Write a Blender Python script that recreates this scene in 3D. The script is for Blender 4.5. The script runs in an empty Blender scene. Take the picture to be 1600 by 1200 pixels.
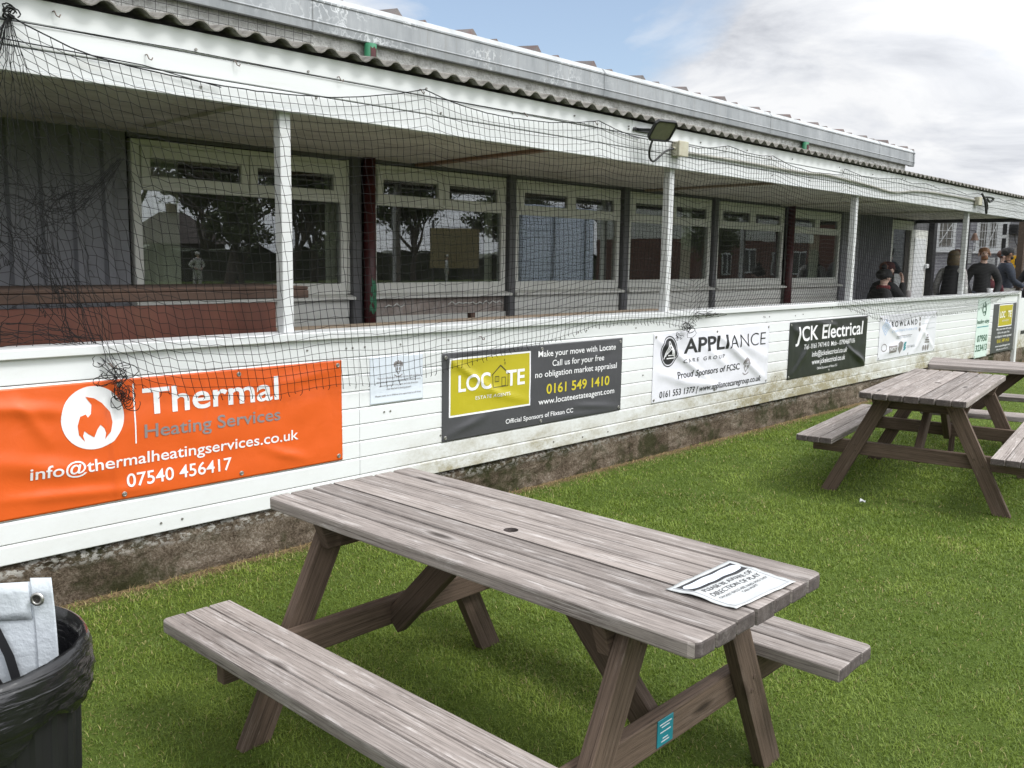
import bpy, bmesh, math, random
import numpy as np
from mathutils import Vector, Matrix, noise as mnoise

random.seed(7); np.random.seed(7)
PI = math.pi
SC = bpy.context.scene
COL = SC.collection

# ------------------------------------------------------------------ camera
H_CAM = 1.668
cam = bpy.data.objects.new('camera', bpy.data.cameras.new('camera'))
COL.objects.link(cam)
cr = Vector((0.688041, -0.725526, 0.014544)); cu = Vector((0.089870, 0.105080, 0.990395)); cf = Vector((0.720085, 0.680126, -0.137503))
M = Matrix((cr, cu, -cf)).transposed().to_4x4(); M.translation = (0, 0, H_CAM)
cam.matrix_world = M
cam.data.sensor_width = 36; cam.data.sensor_fit = 'HORIZONTAL'; cam.data.lens = 31.76
cam.data.clip_start = 0.05; cam.data.clip_end = 3000
SC.camera = cam

# ------------------------------------------------------------------ world, sun, exposure
SUN_EL, SUN_AZ = math.radians(52), math.radians(168)      # azimuth clockwise from +Y: from behind the camera
SUN_DIR = Vector((math.sin(SUN_AZ) * math.cos(SUN_EL), math.cos(SUN_AZ) * math.cos(SUN_EL), math.sin(SUN_EL)))
world = bpy.data.worlds.new('World'); SC.world = world; world.use_nodes = True


class NT:
    """small helper round a node tree"""
    def __init__(s, tree): s.t = tree; s.n = tree.nodes; s.l = tree.links
    def add(s, typ, ins=None, **kw):
        nd = s.n.new(typ)
        for k, v in kw.items(): setattr(nd, k, v)
        for k, v in (ins or {}).items():
            sock = nd.inputs[k]
            if isinstance(v, bpy.types.NodeSocket): s.l.new(v, sock)
            else: sock.default_value = v
        return nd
    def math(s, op, a, b=0.0, c=0.0, clamp=False):
        nd = s.add('ShaderNodeMath', {0: a, 1: b, 2: c}, operation=op); nd.use_clamp = clamp
        return nd.outputs[0]
    def mix(s, fac, a, b, mode='MIX'):
        nd = s.add('ShaderNodeMix', data_type='RGBA', blend_type=mode)
        for sock, v in ((nd.inputs[0], fac), (nd.inputs[6], a), (nd.inputs[7], b)):
            if isinstance(v, bpy.types.NodeSocket): s.l.new(v, sock)
            else: sock.default_value = (*v, 1) if isinstance(v, tuple) and len(v) == 3 else v
        return nd.outputs[2]
    def ramp(s, fac, stops, interp='LINEAR'):
        nd = s.add('ShaderNodeValToRGB', {0: fac}); cr_ = nd.color_ramp; cr_.interpolation = interp
        while len(cr_.elements) < len(stops): cr_.elements.new(0.5)
        for e, (p, c) in zip(cr_.elements, stops):
            e.position = p; e.color = (c, c, c, 1) if isinstance(c, (int, float)) else (*c, 1)
        return nd.outputs[0]
    def noise(s, vec, scale, detail=4.0, rough=0.55, dist=0.0):
        nd = s.add('ShaderNodeTexNoise', {'Scale': scale, 'Detail': detail, 'Roughness': rough, 'Distortion': dist})
        if vec is not None: s.l.new(vec, nd.inputs['Vector'])
        return nd.outputs['Fac']
    def mapping(s, vec, scale=(1, 1, 1), loc=(0, 0, 0), rot=(0, 0, 0)):
        return s.add('ShaderNodeMapping', {'Vector': vec, 'Location': loc, 'Rotation': rot, 'Scale': scale}).outputs[0]


w = NT(world.node_tree); w.n.clear()
gen = w.add('ShaderNodeTexCoord').outputs['Generated']
sky = w.add('ShaderNodeTexSky', sky_type='NISHITA', sun_disc=False, sun_elevation=SUN_EL, sun_rotation=SUN_AZ, altitude=30, air_density=1.0, dust_density=1.6, ozone_density=1.2)
sep = w.add('ShaderNodeSeparateXYZ', {0: gen})
zc = w.math('ADD', w.math('MAXIMUM', sep.outputs[2], 0.0), 0.16)
pl = w.add('ShaderNodeCombineXYZ', {0: w.math('DIVIDE', sep.outputs[0], zc), 1: w.math('DIVIDE', sep.outputs[1], zc), 2: 0.0}).outputs[0]
cov = w.noise(w.mapping(pl, (0.5, 0.5, 1), (3.1, 1.7, 0)), 1.6, 7, 0.58, 0.6)
patch = w.add('ShaderNodeVectorMath', {0: gen, 1: (0.690, 0.655, 0.305)}, operation='DOT_PRODUCT').outputs['Value']
patch = w.ramp(patch, [(0.962, 0.0), (0.995, 0.40)])
cov = w.math('SUBTRACT', w.math('ADD', cov, 0.17), patch)
covm = w.ramp(cov, [(0.33, 0.0), (0.50, 1.0)])
det = w.noise(w.mapping(pl, (0.55, 0.55, 1), (7.3, 2.2, 4)), 2.1, 8, 0.6, 0.9)
cloud = w.ramp(det, [(0.36, (0.60, 0.62, 0.665)), (0.50, (0.83, 0.845, 0.875)), (0.62, (1.0, 1.0, 1.0))])
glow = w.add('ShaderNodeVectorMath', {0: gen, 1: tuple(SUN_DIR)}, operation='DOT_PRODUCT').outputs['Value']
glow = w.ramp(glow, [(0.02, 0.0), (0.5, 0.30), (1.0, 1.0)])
skyblue = w.mix(1.0, sky.outputs[0], (0.105, 0.105, 0.105), 'MULTIPLY'); skyblue = w.mix(0.16, skyblue, (0.62, 0.68, 0.74))
cl = w.mix(1.0, cloud, (0.60, 0.605, 0.615), 'MULTIPLY')
base = w.mix(covm, skyblue, cl)
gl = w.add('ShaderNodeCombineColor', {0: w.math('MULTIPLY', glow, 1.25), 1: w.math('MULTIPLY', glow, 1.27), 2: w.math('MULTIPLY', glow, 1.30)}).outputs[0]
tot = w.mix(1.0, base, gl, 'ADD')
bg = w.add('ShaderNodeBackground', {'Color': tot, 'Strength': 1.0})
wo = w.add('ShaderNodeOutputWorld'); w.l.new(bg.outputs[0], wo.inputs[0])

sun = bpy.data.objects.new('sun', bpy.data.lights.new('sun', 'SUN')); COL.objects.link(sun)
sun.data.energy = 1.3; sun.data.angle = math.radians(15); sun.data.color = (1.0, 0.985, 0.96)
sun.rotation_euler = (-SUN_DIR).to_track_quat('-Z', 'Y').to_euler()
SC.view_settings.view_transform = 'Standard'; SC.view_settings.look = 'None'; SC.view_settings.gamma = 1.0
SC.view_settings.exposure = 0.68
SC.cycles.use_denoising = True
SC.cycles.max_bounces = 8; SC.cycles.transparent_max_bounces = 12
SC.cycles.caustics_reflective = False; SC.cycles.caustics_refractive = False

# ------------------------------------------------------------------ lettering (made first, while the scene is small)
_TXT = {}
def _text_mesh(body, bold):
    c = bpy.data.curves.new('t', 'FONT'); c.body = body; c.offset = bold; c.resolution_u = 4
    o = bpy.data.objects.new('t', c); COL.objects.link(o)
    bpy.context.view_layer.update()
    me = bpy.data.meshes.new_from_object(o.evaluated_get(bpy.context.evaluated_depsgraph_get()))
    vs = [tuple(v.co) for v in me.vertices]; fs = [tuple(p.vertices) for p in me.polygons]
    bpy.data.objects.remove(o); bpy.data.curves.remove(c); bpy.data.meshes.remove(me)
    return vs, fs
def text(body, bold=0.0):
    k = (body, bold)
    if k not in _TXT: _TXT[k] = _text_mesh(body, bold)
    return _TXT[k]
_capv, _ = text('H'); CAPH = max(v[1] for v in _capv)

# ------------------------------------------------------------------ mesh helpers
class MB:
    def __init__(s): s.v = []; s.f = []; s.uv = []; s.mi = []; s.cur = 0
    def face(s, idx, uv=None): s.f.append(tuple(idx)); s.uv.append(uv); s.mi.append(s.cur)
    def box(s, x0, x1, y0, y1, z0, z1):
        b = len(s.v)
        s.v += [(x0, y0, z0), (x1, y0, z0), (x1, y1, z0), (x0, y1, z0), (x0, y0, z1), (x1, y0, z1), (x1, y1, z1), (x0, y1, z1)]
        for q in ((0, 3, 2, 1), (4, 5, 6, 7), (0, 1, 5, 4), (1, 2, 6, 5), (2, 3, 7, 6), (3, 0, 4, 7)): s.face([b + i for i in q])
        return s
    def board(s, p0, p1, side, w, t, cut0=None, cut1=None, ends=False):
        """plank from p0 to p1; side = direction of width w; thickness t along the third axis; grain UVs run along it"""
        p0, p1 = Vector(p0), Vector(p1); ax = (p1 - p0); L = ax.length; ax = ax / L
        sd = Vector(side); sd = (sd - ax * sd.dot(ax)).normalized(); n = ax.cross(sd)
        b = len(s.v); ru, rv = random.uniform(0, 30), random.uniform(0, 30)
        co = []
        for l in (0, L):
            for (a, c) in ((-w / 2, -t / 2), (w / 2, -t / 2), (w / 2, t / 2), (-w / 2, t / 2)):
                co.append((l, a, c))
        pts = []
        for (l, a, c) in co:
            p = p0 + ax * l + sd * a + n * c
            if cut0 is not None and l == 0: p = p + ax * ((cut0 - p.z) / ax.z)      # cut square to the ground
            if cut1 is not None and l > 0: p = p + ax * ((cut1 - p.z) / ax.z)
            pts.append(p)
        s.v += [tuple(p) for p in pts]
        for k, q in enumerate(((0, 3, 2, 1), (4, 5, 6, 7), (0, 1, 5, 4), (1, 2, 6, 5), (2, 3, 7, 6), (3, 0, 4, 7))):
            s.cur = 1 if (k < 2 and ends) else 0
            s.face([b + i for i in q], [(co[i][0] + ru, co[i][1] + co[i][2] + rv) for i in q])
        s.cur = 0
        return s
    def plank_poly(s, pts, z0, z1):
        """flat plank of any outline in plan; grain along X"""
        b = len(s.v); n = len(pts); ru, rv = random.uniform(0, 30), random.uniform(0, 30)
        s.v += [(x, y, z0) for x, y in pts] + [(x, y, z1) for x, y in pts]; uv = lambda i: (s.v[i][0] + ru, s.v[i][1] + s.v[i][2] + rv)
        for q in ([b + n + i for i in range(n)], [b + i for i in range(n)][::-1]): s.face(q, [uv(i) for i in q])
        for i in range(n):
            j = (i + 1) % n; q = [b + i, b + j, b + n + j, b + n + i]; s.cur = 1 if abs(pts[i][0] - pts[j][0]) < 0.012 else 0; s.face(q, [uv(k) for k in q])
        s.cur = 0; return s
    def tube(s, pts, r, n=8, caps=True):
        pts = [Vector(p) for p in pts]; rings = []; up = Vector((0, 0, 1))
        for i, p in enumerate(pts):
            d = (pts[min(i + 1, len(pts) - 1)] - pts[max(i - 1, 0)])
            d = d.normalized() if d.length > 1e-9 else Vector((0, 0, 1))
            a = d.cross(up if abs(d.z) < 0.9 else Vector((1, 0, 0))).normalized(); c = d.cross(a)
            rr = r[i] if isinstance(r, (list, tuple)) else r
            b = len(s.v)
            s.v += [tuple(p + (a * math.cos(2 * PI * k / n) + c * math.sin(2 * PI * k / n)) * rr) for k in range(n)]
            rings.append(b)
        for a, b in zip(rings, rings[1:]):
            for k in range(n): s.face((a + k, a + (k + 1) % n, b + (k + 1) % n, b + k))
        if caps: s.face([rings[0] + k for k in range(n)][::-1]); s.face([rings[-1] + k for k in range(n)])
        return s
    def lathe(s, prof, n=32, c=(0, 0, 0), fn=None, close=False):
        b = len(s.v)
        for j, (r, z) in enumerate(prof):
            for k in range(n):
                th = 2 * PI * k / n; rr = r if fn is None else fn(r, z, th, j)
                s.v.append((c[0] + rr * math.cos(th), c[1] + rr * math.sin(th), c[2] + z))
        for j in range(len(prof) - 1):
            for k in range(n):
                s.face((b + j * n + k, b + j * n + (k + 1) % n, b + (j + 1) * n + (k + 1) % n, b + (j + 1) * n + k))
        if close: s.face([b + k for k in range(n)][::-1]); s.face([b + (len(prof) - 1) * n + k for k in range(n)])
        return s
    def extrude_x(s, prof, x0, x1, closed=True):
        """profile of (y, z) points swept along X"""
        b = len(s.v); m = len(prof)
        s.v += [(x0, y, z) for y, z in prof] + [(x1, y, z) for y, z in prof]
        for i in range(m if closed else m - 1):
            j = (i + 1) % m; s.face((b + i, b + j, b + m + j, b + m + i))
        if closed: s.face([b + i for i in range(m)][::-1]); s.face([b + m + i for i in range(m)])
        return s
    def grid(s, fn, us, vs_):
        b = len(s.v); nv = len(vs_)
        for u in us:
            for v in vs_: s.v.append(tuple(fn(u, v)))
        for i in range(len(us) - 1):
            for j in range(nv - 1):
                a = b + i * nv + j; s.face((a, a + nv, a + nv + 1, a + 1))
        return s
    def ellipsoid(s, c, r, n=12, m=8, rot=None):
        b = len(s.v); c = Vector(c)
        for j in range(1, m):
            ph = PI * j / m
            for k in range(n):
                p = Vector((r[0] * math.sin(ph) * math.cos(2 * PI * k / n), r[1] * math.sin(ph) * math.sin(2 * PI * k / n), r[2] * math.cos(ph)))
                if rot is not None: p = rot @ p
                s.v.append(tuple(c + p))
        t0, t1 = Vector((0, 0, r[2])), Vector((0, 0, -r[2]))
        if rot is not None: t0, t1 = rot @ t0, rot @ t1
        it = len(s.v); s.v += [tuple(c + t0), tuple(c + t1)]
        for j in range(m - 2):
            for k in range(n): s.face((b + j * n + k, b + (j + 1) * n + k, b + (j + 1) * n + (k + 1) % n, b + j * n + (k + 1) % n))
        for k in range(n):
            s.face((it, b + k, b + (k + 1) % n)); s.face((it + 1, b + (m - 2) * n + (k + 1) % n, b + (m - 2) * n + k))
        return s
    def poly(s, pts): b = len(s.v); s.v += [tuple(p) for p in pts]; s.face(range(b, b + len(pts))); return s
    def build(s, name, mat=None, parent=None, smooth=False, bevel=0.0, seg=1, fixn=False, xf=None):
        me = bpy.data.meshes.new(name); me.from_pydata(s.v, [], s.f)
        mats = mat if isinstance(mat, (list, tuple)) else [mat]
        for m_ in mats:
            if m_: me.materials.append(m_)
        if len(mats) > 1: me.polygons.foreach_set('material_index', s.mi)
        if any(u is not None for u in s.uv):
            ul = me.uv_layers.new(name='grain'); k = 0
            for f, u in zip(s.f, s.uv):
                for i in range(len(f)):
                    if u is not None: ul.data[k].uv = u[i]
                    k += 1
        if fixn:
            bm = bmesh.new(); bm.from_mesh(me); bmesh.ops.recalc_face_normals(bm, faces=bm.faces); bm.to_mesh(me); bm.free()
        if smooth: me.polygons.foreach_set('use_smooth', [True] * len(me.polygons))
        me.update()
        o = bpy.data.objects.new(name, me); COL.objects.link(o)
        if parent is not None: o.parent = parent
        if xf is not None: o.matrix_local = xf
        if bevel > 0:
            md = o.modifiers.new('bevel', 'BEVEL'); md.width = bevel; md.segments = seg; md.limit_method = 'ANGLE'; md.angle_limit = math.radians(40)
        return o

def tag(o, label=None, cat=None, group=None, kind=None):
    if label: o['label'] = label
    if cat: o['category'] = cat
    if group: o['group'] = group
    if kind: o['kind'] = kind
    return o
def thing(name, label, cat, loc=(0, 0, 0), rz=0.0, group=None, kind=None):
    o = bpy.data.objects.new(name, None); COL.objects.link(o); o.location = loc; o.rotation_euler = (0, 0, rz); o.empty_display_size = 0.1
    return tag(o, label, cat, group, kind)
def copy_tree(o, parent=None):
    c = o.copy(); COL.objects.link(c); c.parent = parent
    for ch in list(o.children): copy_tree(ch, c)
    return c

# ------------------------------------------------------------------ materials
def material(name, color=(0.5, 0.5, 0.5), rough=0.6, metal=0.0, spec=0.5):
    m = bpy.data.materials.new(name); m.use_nodes = True
    b = m.node_tree.nodes['Principled BSDF']
    b.inputs['Base Color'].default_value = (*color, 1); b.inputs['Roughness'].default_value = rough
    b.inputs['Metallic'].default_value = metal; b.inputs['Specular IOR Level'].default_value = spec
    return m
def worn(name, color, rough=0.6, var=0.15, scale=6.0, bump=0.0, bscale=60.0, dirt=None, dirt_amt=0.35, metal=0.0, spec=0.5, stretch=(1, 1, 1), bdist=0.004):
    """painted / plain surface with blotchy wear, a second dirt colour and a fine bump"""
    m = material(name, color, rough, metal, spec); t = NT(m.node_tree); b = t.n['Principled BSDF']
    oc = t.add('ShaderNodeTexCoord').outputs['Object']; mp = t.mapping(oc, stretch)
    n1 = t.noise(mp, scale, 6, 0.6)
    c = t.mix(t.ramp(n1, [(0.3, 0.0), (0.7, 1.0)]), tuple(x * (1 - var) for x in color), tuple(min(1, x * (1 + var * 0.6)) for x in color))
    if dirt:
        n2 = t.noise(t.mapping(mp, (1, 1, 1), (4, 9, 2)), scale * 1.7, 8, 0.7)
        c = t.mix(t.ramp(n2, [(0.62 - dirt_amt * 0.3, 0.0), (0.78, 0.85)]), c, dirt)
    t.l.new(c, b.inputs['Base Color'])
    rr = t.math('MULTIPLY_ADD', n1, 0.25, rough - 0.12, clamp=True); t.l.new(rr, b.inputs['Roughness'])
    if bump > 0:
        n3 = t.noise(mp, bscale, 5, 0.65)
        bp = t.add('ShaderNodeBump', {'Strength': bump, 'Distance': bdist, 'Height': n3}); t.l.new(bp.outputs[0], b.inputs['Normal'])
    return m

def mat_wood(name, dark, mid, pale, palecover=0.5, rough=0.75):
    m = material(name, mid, rough, spec=0.25); t = NT(m.node_tree); b = t.n['Principled BSDF']
    uv = t.add('ShaderNodeUVMap', uv_map='grain').outputs[0]
    warp = t.add('ShaderNodeTexNoise', {'Vector': t.mapping(uv, (1.3, 5, 1)), 'Scale': 1.0, 'Detail': 3.0}).outputs['Color']
    uvw = t.add('ShaderNodeVectorMath', {0: uv, 1: t.add('ShaderNodeVectorMath', {0: warp, 'Scale': 0.016}, operation='SCALE').outputs[0]}, operation='ADD').outputs[0]
    vor = t.add('ShaderNodeTexVoronoi', {'Vector': t.mapping(uvw, (2.6, 10.5, 1)), 'Scale': 1.0, 'Randomness': 1.0})
    rare = t.math('GREATER_THAN', t.add('ShaderNodeSeparateColor', {0: vor.outputs['Color']}).outputs[0], 0.60)
    knot = t.math('MULTIPLY', t.ramp(vor.outputs['Distance'], [(0.06, 1.0), (0.13, 0.5), (0.20, 0.0)]), rare)
    halo = t.math('MULTIPLY', t.ramp(vor.outputs['Distance'], [(0.12, 0.0), (0.20, 1.0), (0.36, 0.0)]), rare)
    streak = t.noise(t.mapping(uvw, (1.5, 120, 1)), 1.0, 8, 0.7, 0.3)
    fine = t.noise(t.mapping(uvw, (12, 420, 1)), 1.0, 4, 0.7)
    plank = t.noise(t.mapping(uv, (0.05, 1.3, 1)), 1.0, 0, 0.5)
    blot = t.noise(t.mapping(uv, (2.4, 7, 1), (3, 8, 0)), 1.0, 6, 0.65)
    g = t.math('ADD', t.math('MULTIPLY', streak, 0.6), t.math('MULTIPLY', fine, 0.4))
    c = t.ramp(g, [(0.38, dark), (0.47, mid), (0.60, tuple(min(1, x * 1.5) for x in mid))])
    c = t.mix(t.ramp(blot, [(0.50, 0.0), (0.72, 0.42)]), c, dark)
    worn_ = t.noise(t.mapping(uvw, (4.0, 26, 1), (11, 3, 0)), 1.0, 10, 0.75, 0.5)
    wf = t.math('MULTIPLY', t.ramp(worn_, [(0.62 - palecover * 0.2, 0.0), (0.70 - palecover * 0.14, 1.0)]), t.math('MULTIPLY', t.ramp(streak, [(0.42, 0.0), (0.56, 1.0)]), t.ramp(fine, [(0.40, 0.25), (0.56, 1.0)])))
    wf = t.math('MAXIMUM', wf, t.math('MULTIPLY', t.math('MULTIPLY', halo, palecover), t.ramp(fine, [(0.4, 0.2), (0.6, 1.0)])))
    c = t.mix(t.math('MULTIPLY', wf, 0.8), c, pale)
    c = t.mix(t.math('MULTIPLY', knot, 0.8), c, tuple(x * 0.5 for x in dark))
    c = t.mix(1.0, c, t.ramp(plank, [(0.3, 0.74), (0.7, 1.18)]), 'MULTIPLY')
    t.l.new(c, b.inputs['Base Color'])
    bp = t.add('ShaderNodeBump', {'Strength': 0.55, 'Distance': 0.0035, 'Height': t.math('SUBTRACT', g, t.math('MULTIPLY', knot, 0.3))}); t.l.new(bp.outputs[0], b.inputs['Normal'])
    return m

def mat_cladding(name, base, z_dirt=0.62, amt=1.0):
    """white upvc with green-brown splash dirt on the lowest boards, thin drips and specks"""
    m = material(name, base, 0.38, spec=0.5); t = NT(m.node_tree); b = t.n['Principled BSDF']
    oc = t.add('ShaderNodeTexCoord').outputs['Object']; sp = t.add('ShaderNodeSeparateXYZ', {0: oc})
    big = t.noise(oc, 0.9, 4, 0.6)
    sm = t.noise(t.mapping(oc, (5, 5, 11)), 1.0, 9, 0.75)
    fine = t.noise(t.mapping(oc, (42, 42, 55)), 1.0, 6, 0.75)
    hgt = t.ramp(sp.outputs[2], [(0.25, 1.0), (0.46, 0.70), (z_dirt, 0.14), (0.9, 0.0)])
    along = t.ramp(t.math('DIVIDE', sp.outputs[0], 20.0), [(0.17, 0.12), (0.20, 0.95), (0.30, 1.3), (0.42, 1.5), (0.66, 1.2)])
    d = t.math('MULTIPLY', t.math('MULTIPLY', hgt, along), t.math('ADD', t.ramp(sm, [(0.30, 0.0), (0.62, 1.0)]), t.math('MULTIPLY', t.ramp(fine, [(0.45, 0.0), (0.7, 1.0)]), 0.5)))
    d = t.math('MULTIPLY', t.math('MULTIPLY', d, t.ramp(big, [(0.35, 0.35), (0.6, 1.0)])), amt, clamp=True)
    c = t.mix(t.math('MULTIPLY', d, 0.95, clamp=True), base, (0.26, 0.225, 0.13))
    vdrip = t.noise(t.mapping(oc, (16, 16, 0.6)), 1.0, 5, 0.6)
    c = t.mix(t.math('MULTIPLY', t.ramp(vdrip, [(0.64, 0.0), (0.80, 0.3)]), 0.35), c, (0.46, 0.45, 0.40))
    grime = t.noise(t.mapping(oc, (3, 3, 6), (5, 5, 5)), 1.0, 8, 0.7)
    c = t.mix(t.ramp(grime, [(0.54, 0.0), (0.78, 0.25)]), c, (0.48, 0.49, 0.45))
    spk = t.noise(t.mapping(oc, (150, 150, 150)), 1.0, 2, 0.5)
    c = t.mix(t.ramp(spk, [(0.74, 0.0), (0.78, 0.55)]), c, (0.15, 0.13, 0.1))
    t.l.new(c, b.inputs['Base Color']); t.l.new(t.math('MULTIPLY_ADD', d, 0.4, 0.38, clamp=True), b.inputs['Roughness'])
    bp = t.add('ShaderNodeBump', {'Strength': 0.25, 'Distance': 0.004, 'Height': t.noise(oc, 5, 3, 0.5)}); t.l.new(bp.outputs[0], b.inputs['Normal'])
    return m

def mat_concrete():
    m = material('old_concrete', (0.2, 0.17, 0.14), 0.92, spec=0.2); t = NT(m.node_tree); b = t.n['Principled BSDF']
    oc = t.add('ShaderNodeTexCoord').outputs['Object']; sp = t.add('ShaderNodeSeparateXYZ', {0: oc})
    n1 = t.noise(oc, 3, 10, 0.8, 0.4); n2 = t.noise(oc, 75, 6, 0.8); n3 = t.noise(t.mapping(oc, (1, 1, 1), (3, 3, 3)), 2.2, 6, 0.7)
    c = t.ramp(t.math('ADD', t.math('MULTIPLY', n1, 0.5), t.math('MULTIPLY', n2, 0.5)), [(0.38, (0.026, 0.019, 0.012)), (0.46, (0.095, 0.070, 0.048)), (0.53, (0.180, 0.142, 0.105)), (0.62, (0.38, 0.33, 0.27))])
    c = t.mix(t.ramp(n3, [(0.50, 0.0), (0.60, 0.85)]), c, (0.035, 0.038, 0.012))
    fl = t.noise(t.mapping(oc, (24, 24, 40)), 1.0, 6, 0.7)
    top = t.ramp(sp.outputs[2], [(0.17, 0.0), (0.215, 0.85), (0.27, 1.0)])
    near = t.ramp(t.math('DIVIDE', sp.outputs[0], 20.0), [(0.09, 1.0), (0.16, 0.7), (0.25, 0.45), (0.6, 0.2)])
    c = t.mix(t.math('MULTIPLY', t.math('MULTIPLY', t.ramp(fl, [(0.50, 0.0), (0.56, 1.0)]), top), near), c, (0.62, 0.60, 0.56))
    t.l.new(c, b.inputs['Base Color'])
    bp = t.add('ShaderNodeBump', {'Strength': 1.0, 'Distance': 0.03, 'Height': t.math('ADD', n1, t.math('MULTIPLY', n2, 0.6))}); t.l.new(bp.outputs[0], b.inputs['Normal'])
    return m

def mat_galv():
    m = material('galvanised_gutter', (0.34, 0.36, 0.37), 0.5, spec=0.4); t = NT(m.node_tree); b = t.n['Principled BSDF']
    oc = t.add('ShaderNodeTexCoord').outputs['Object']; sp = t.add('ShaderNodeSeparateXYZ', {0: oc})
    n = t.noise(t.mapping(oc, (5, 5, 1.5)), 1.0, 7, 0.65)
    c = t.ramp(n, [(0.3, (0.21, 0.225, 0.235)), (0.7, (0.34, 0.355, 0.365))])
    wob = t.add('ShaderNodeTexNoise', {'Vector': oc, 'Scale': 11.0, 'Detail': 5.0}).outputs['Color']
    pv = t.add('ShaderNodeVectorMath', {0: t.mapping(oc, (1, 1, 0.55)), 1: t.add('ShaderNodeVectorMath', {0: wob, 'Scale': 0.22}, operation='SCALE').outputs[0]}, operation='ADD').outputs[0]
    vein = t.add('ShaderNodeTexVoronoi', {'Vector': pv, 'Scale': 9.0}, feature='DISTANCE_TO_EDGE').outputs['Distance']
    vein = t.ramp(vein, [(0.0, 1.0), (0.035, 0.6), (0.07, 0.0)])
    where = t.math('MULTIPLY', t.ramp(t.noise(t.mapping(oc, (0.8, 1, 3)), 1.0, 4, 0.7), [(0.44, 0.0), (0.58, 1.0)]), t.ramp(t.math('DIVIDE', sp.outputs[0], 20.0), [(0.2, 0.35), (0.21, 1.0), (0.34, 0.75), (0.40, 0.12)]))
    c = t.mix(t.math('MULTIPLY', t.math('MULTIPLY', vein, where), 0.85), c, (0.68, 0.70, 0.71))
    dr = t.noise(t.mapping(oc, (22, 22, 0.7)), 1.0, 5, 0.7)
    c = t.mix(t.ramp(dr, [(0.55, 0.0), (0.75, 0.55)]), c, (0.20, 0.19, 0.17))
    low = t.ramp(sp.outputs[2], [(0.0, 0.0), (3.33, 0.0)])
    t.l.new(c, b.inputs['Base Color'])
    b.inputs['Metallic'].default_value = 0.25
    return m

def mat_glass():
    m = bpy.data.materials.new('window_glass'); m.use_nodes = True; t = NT(m.node_tree); t.n.clear()
    tr = t.add('ShaderNodeBsdfTransparent', {'Color': (0.80, 0.83, 0.81, 1)})
    gl_ = t.add('ShaderNodeBsdfGlossy', {'Color': (0.95, 0.97, 1.0, 1), 'Roughness': 0.004})
    oc = t.add('ShaderNodeTexCoord').outputs['Object']
    bp = t.add('ShaderNodeBump', {'Strength': 0.03, 'Distance': 0.02, 'Height': t.noise(oc, 1.6, 2, 0.5)}); t.l.new(bp.outputs[0], gl_.inputs['Normal'])
    back = t.add('ShaderNodeNewGeometry').outputs['Backfacing']     # the pane has two faces and does not bend light: same mirror strength from either side
    fr = t.add('ShaderNodeFresnel', {'IOR': t.math('MULTIPLY_ADD', back, 0.5 - 2.0, 2.0)})
    du = t.add('ShaderNodeBsdfDiffuse', {'Color': (0.55, 0.54, 0.50, 1)}); dn = t.math('MULTIPLY', t.ramp(t.noise(oc, 3.0, 6, 0.7), [(0.35, 0.3), (0.7, 1.0)]), 0.05)
    tr = t.add('ShaderNodeMixShader', {0: dn, 1: tr.outputs[0], 2: du.outputs[0]})
    mx = t.add('ShaderNodeMixShader', {0: fr.outputs[0], 1: tr.outputs[0], 2: gl_.outputs[0]})
    o = t.add('ShaderNodeOutputMaterial'); t.l.new(mx.outputs[0], o.inputs[0])
    return m

def mat_pvc(name, color, rough=0.36):
    m = material(name, color, rough, spec=0.5); t = NT(m.node_tree); b = t.n['Principled BSDF']
    oc = t.add('ShaderNodeTexCoord').outputs['Object']
    n = t.noise(oc, 4, 6, 0.6)
    t.l.new(t.mix(n, tuple(x * 0.9 for x in color), tuple(min(1, x * 1.07) for x in color)), b.inputs['Base Color'])
    bp = t.add('ShaderNodeBump', {'Strength': 0.35, 'Distance': 0.006, 'Height': t.noise(oc, 9, 4, 0.55, 0.8)}); t.l.new(bp.outputs[0], b.inputs['Normal'])
    return m

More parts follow.
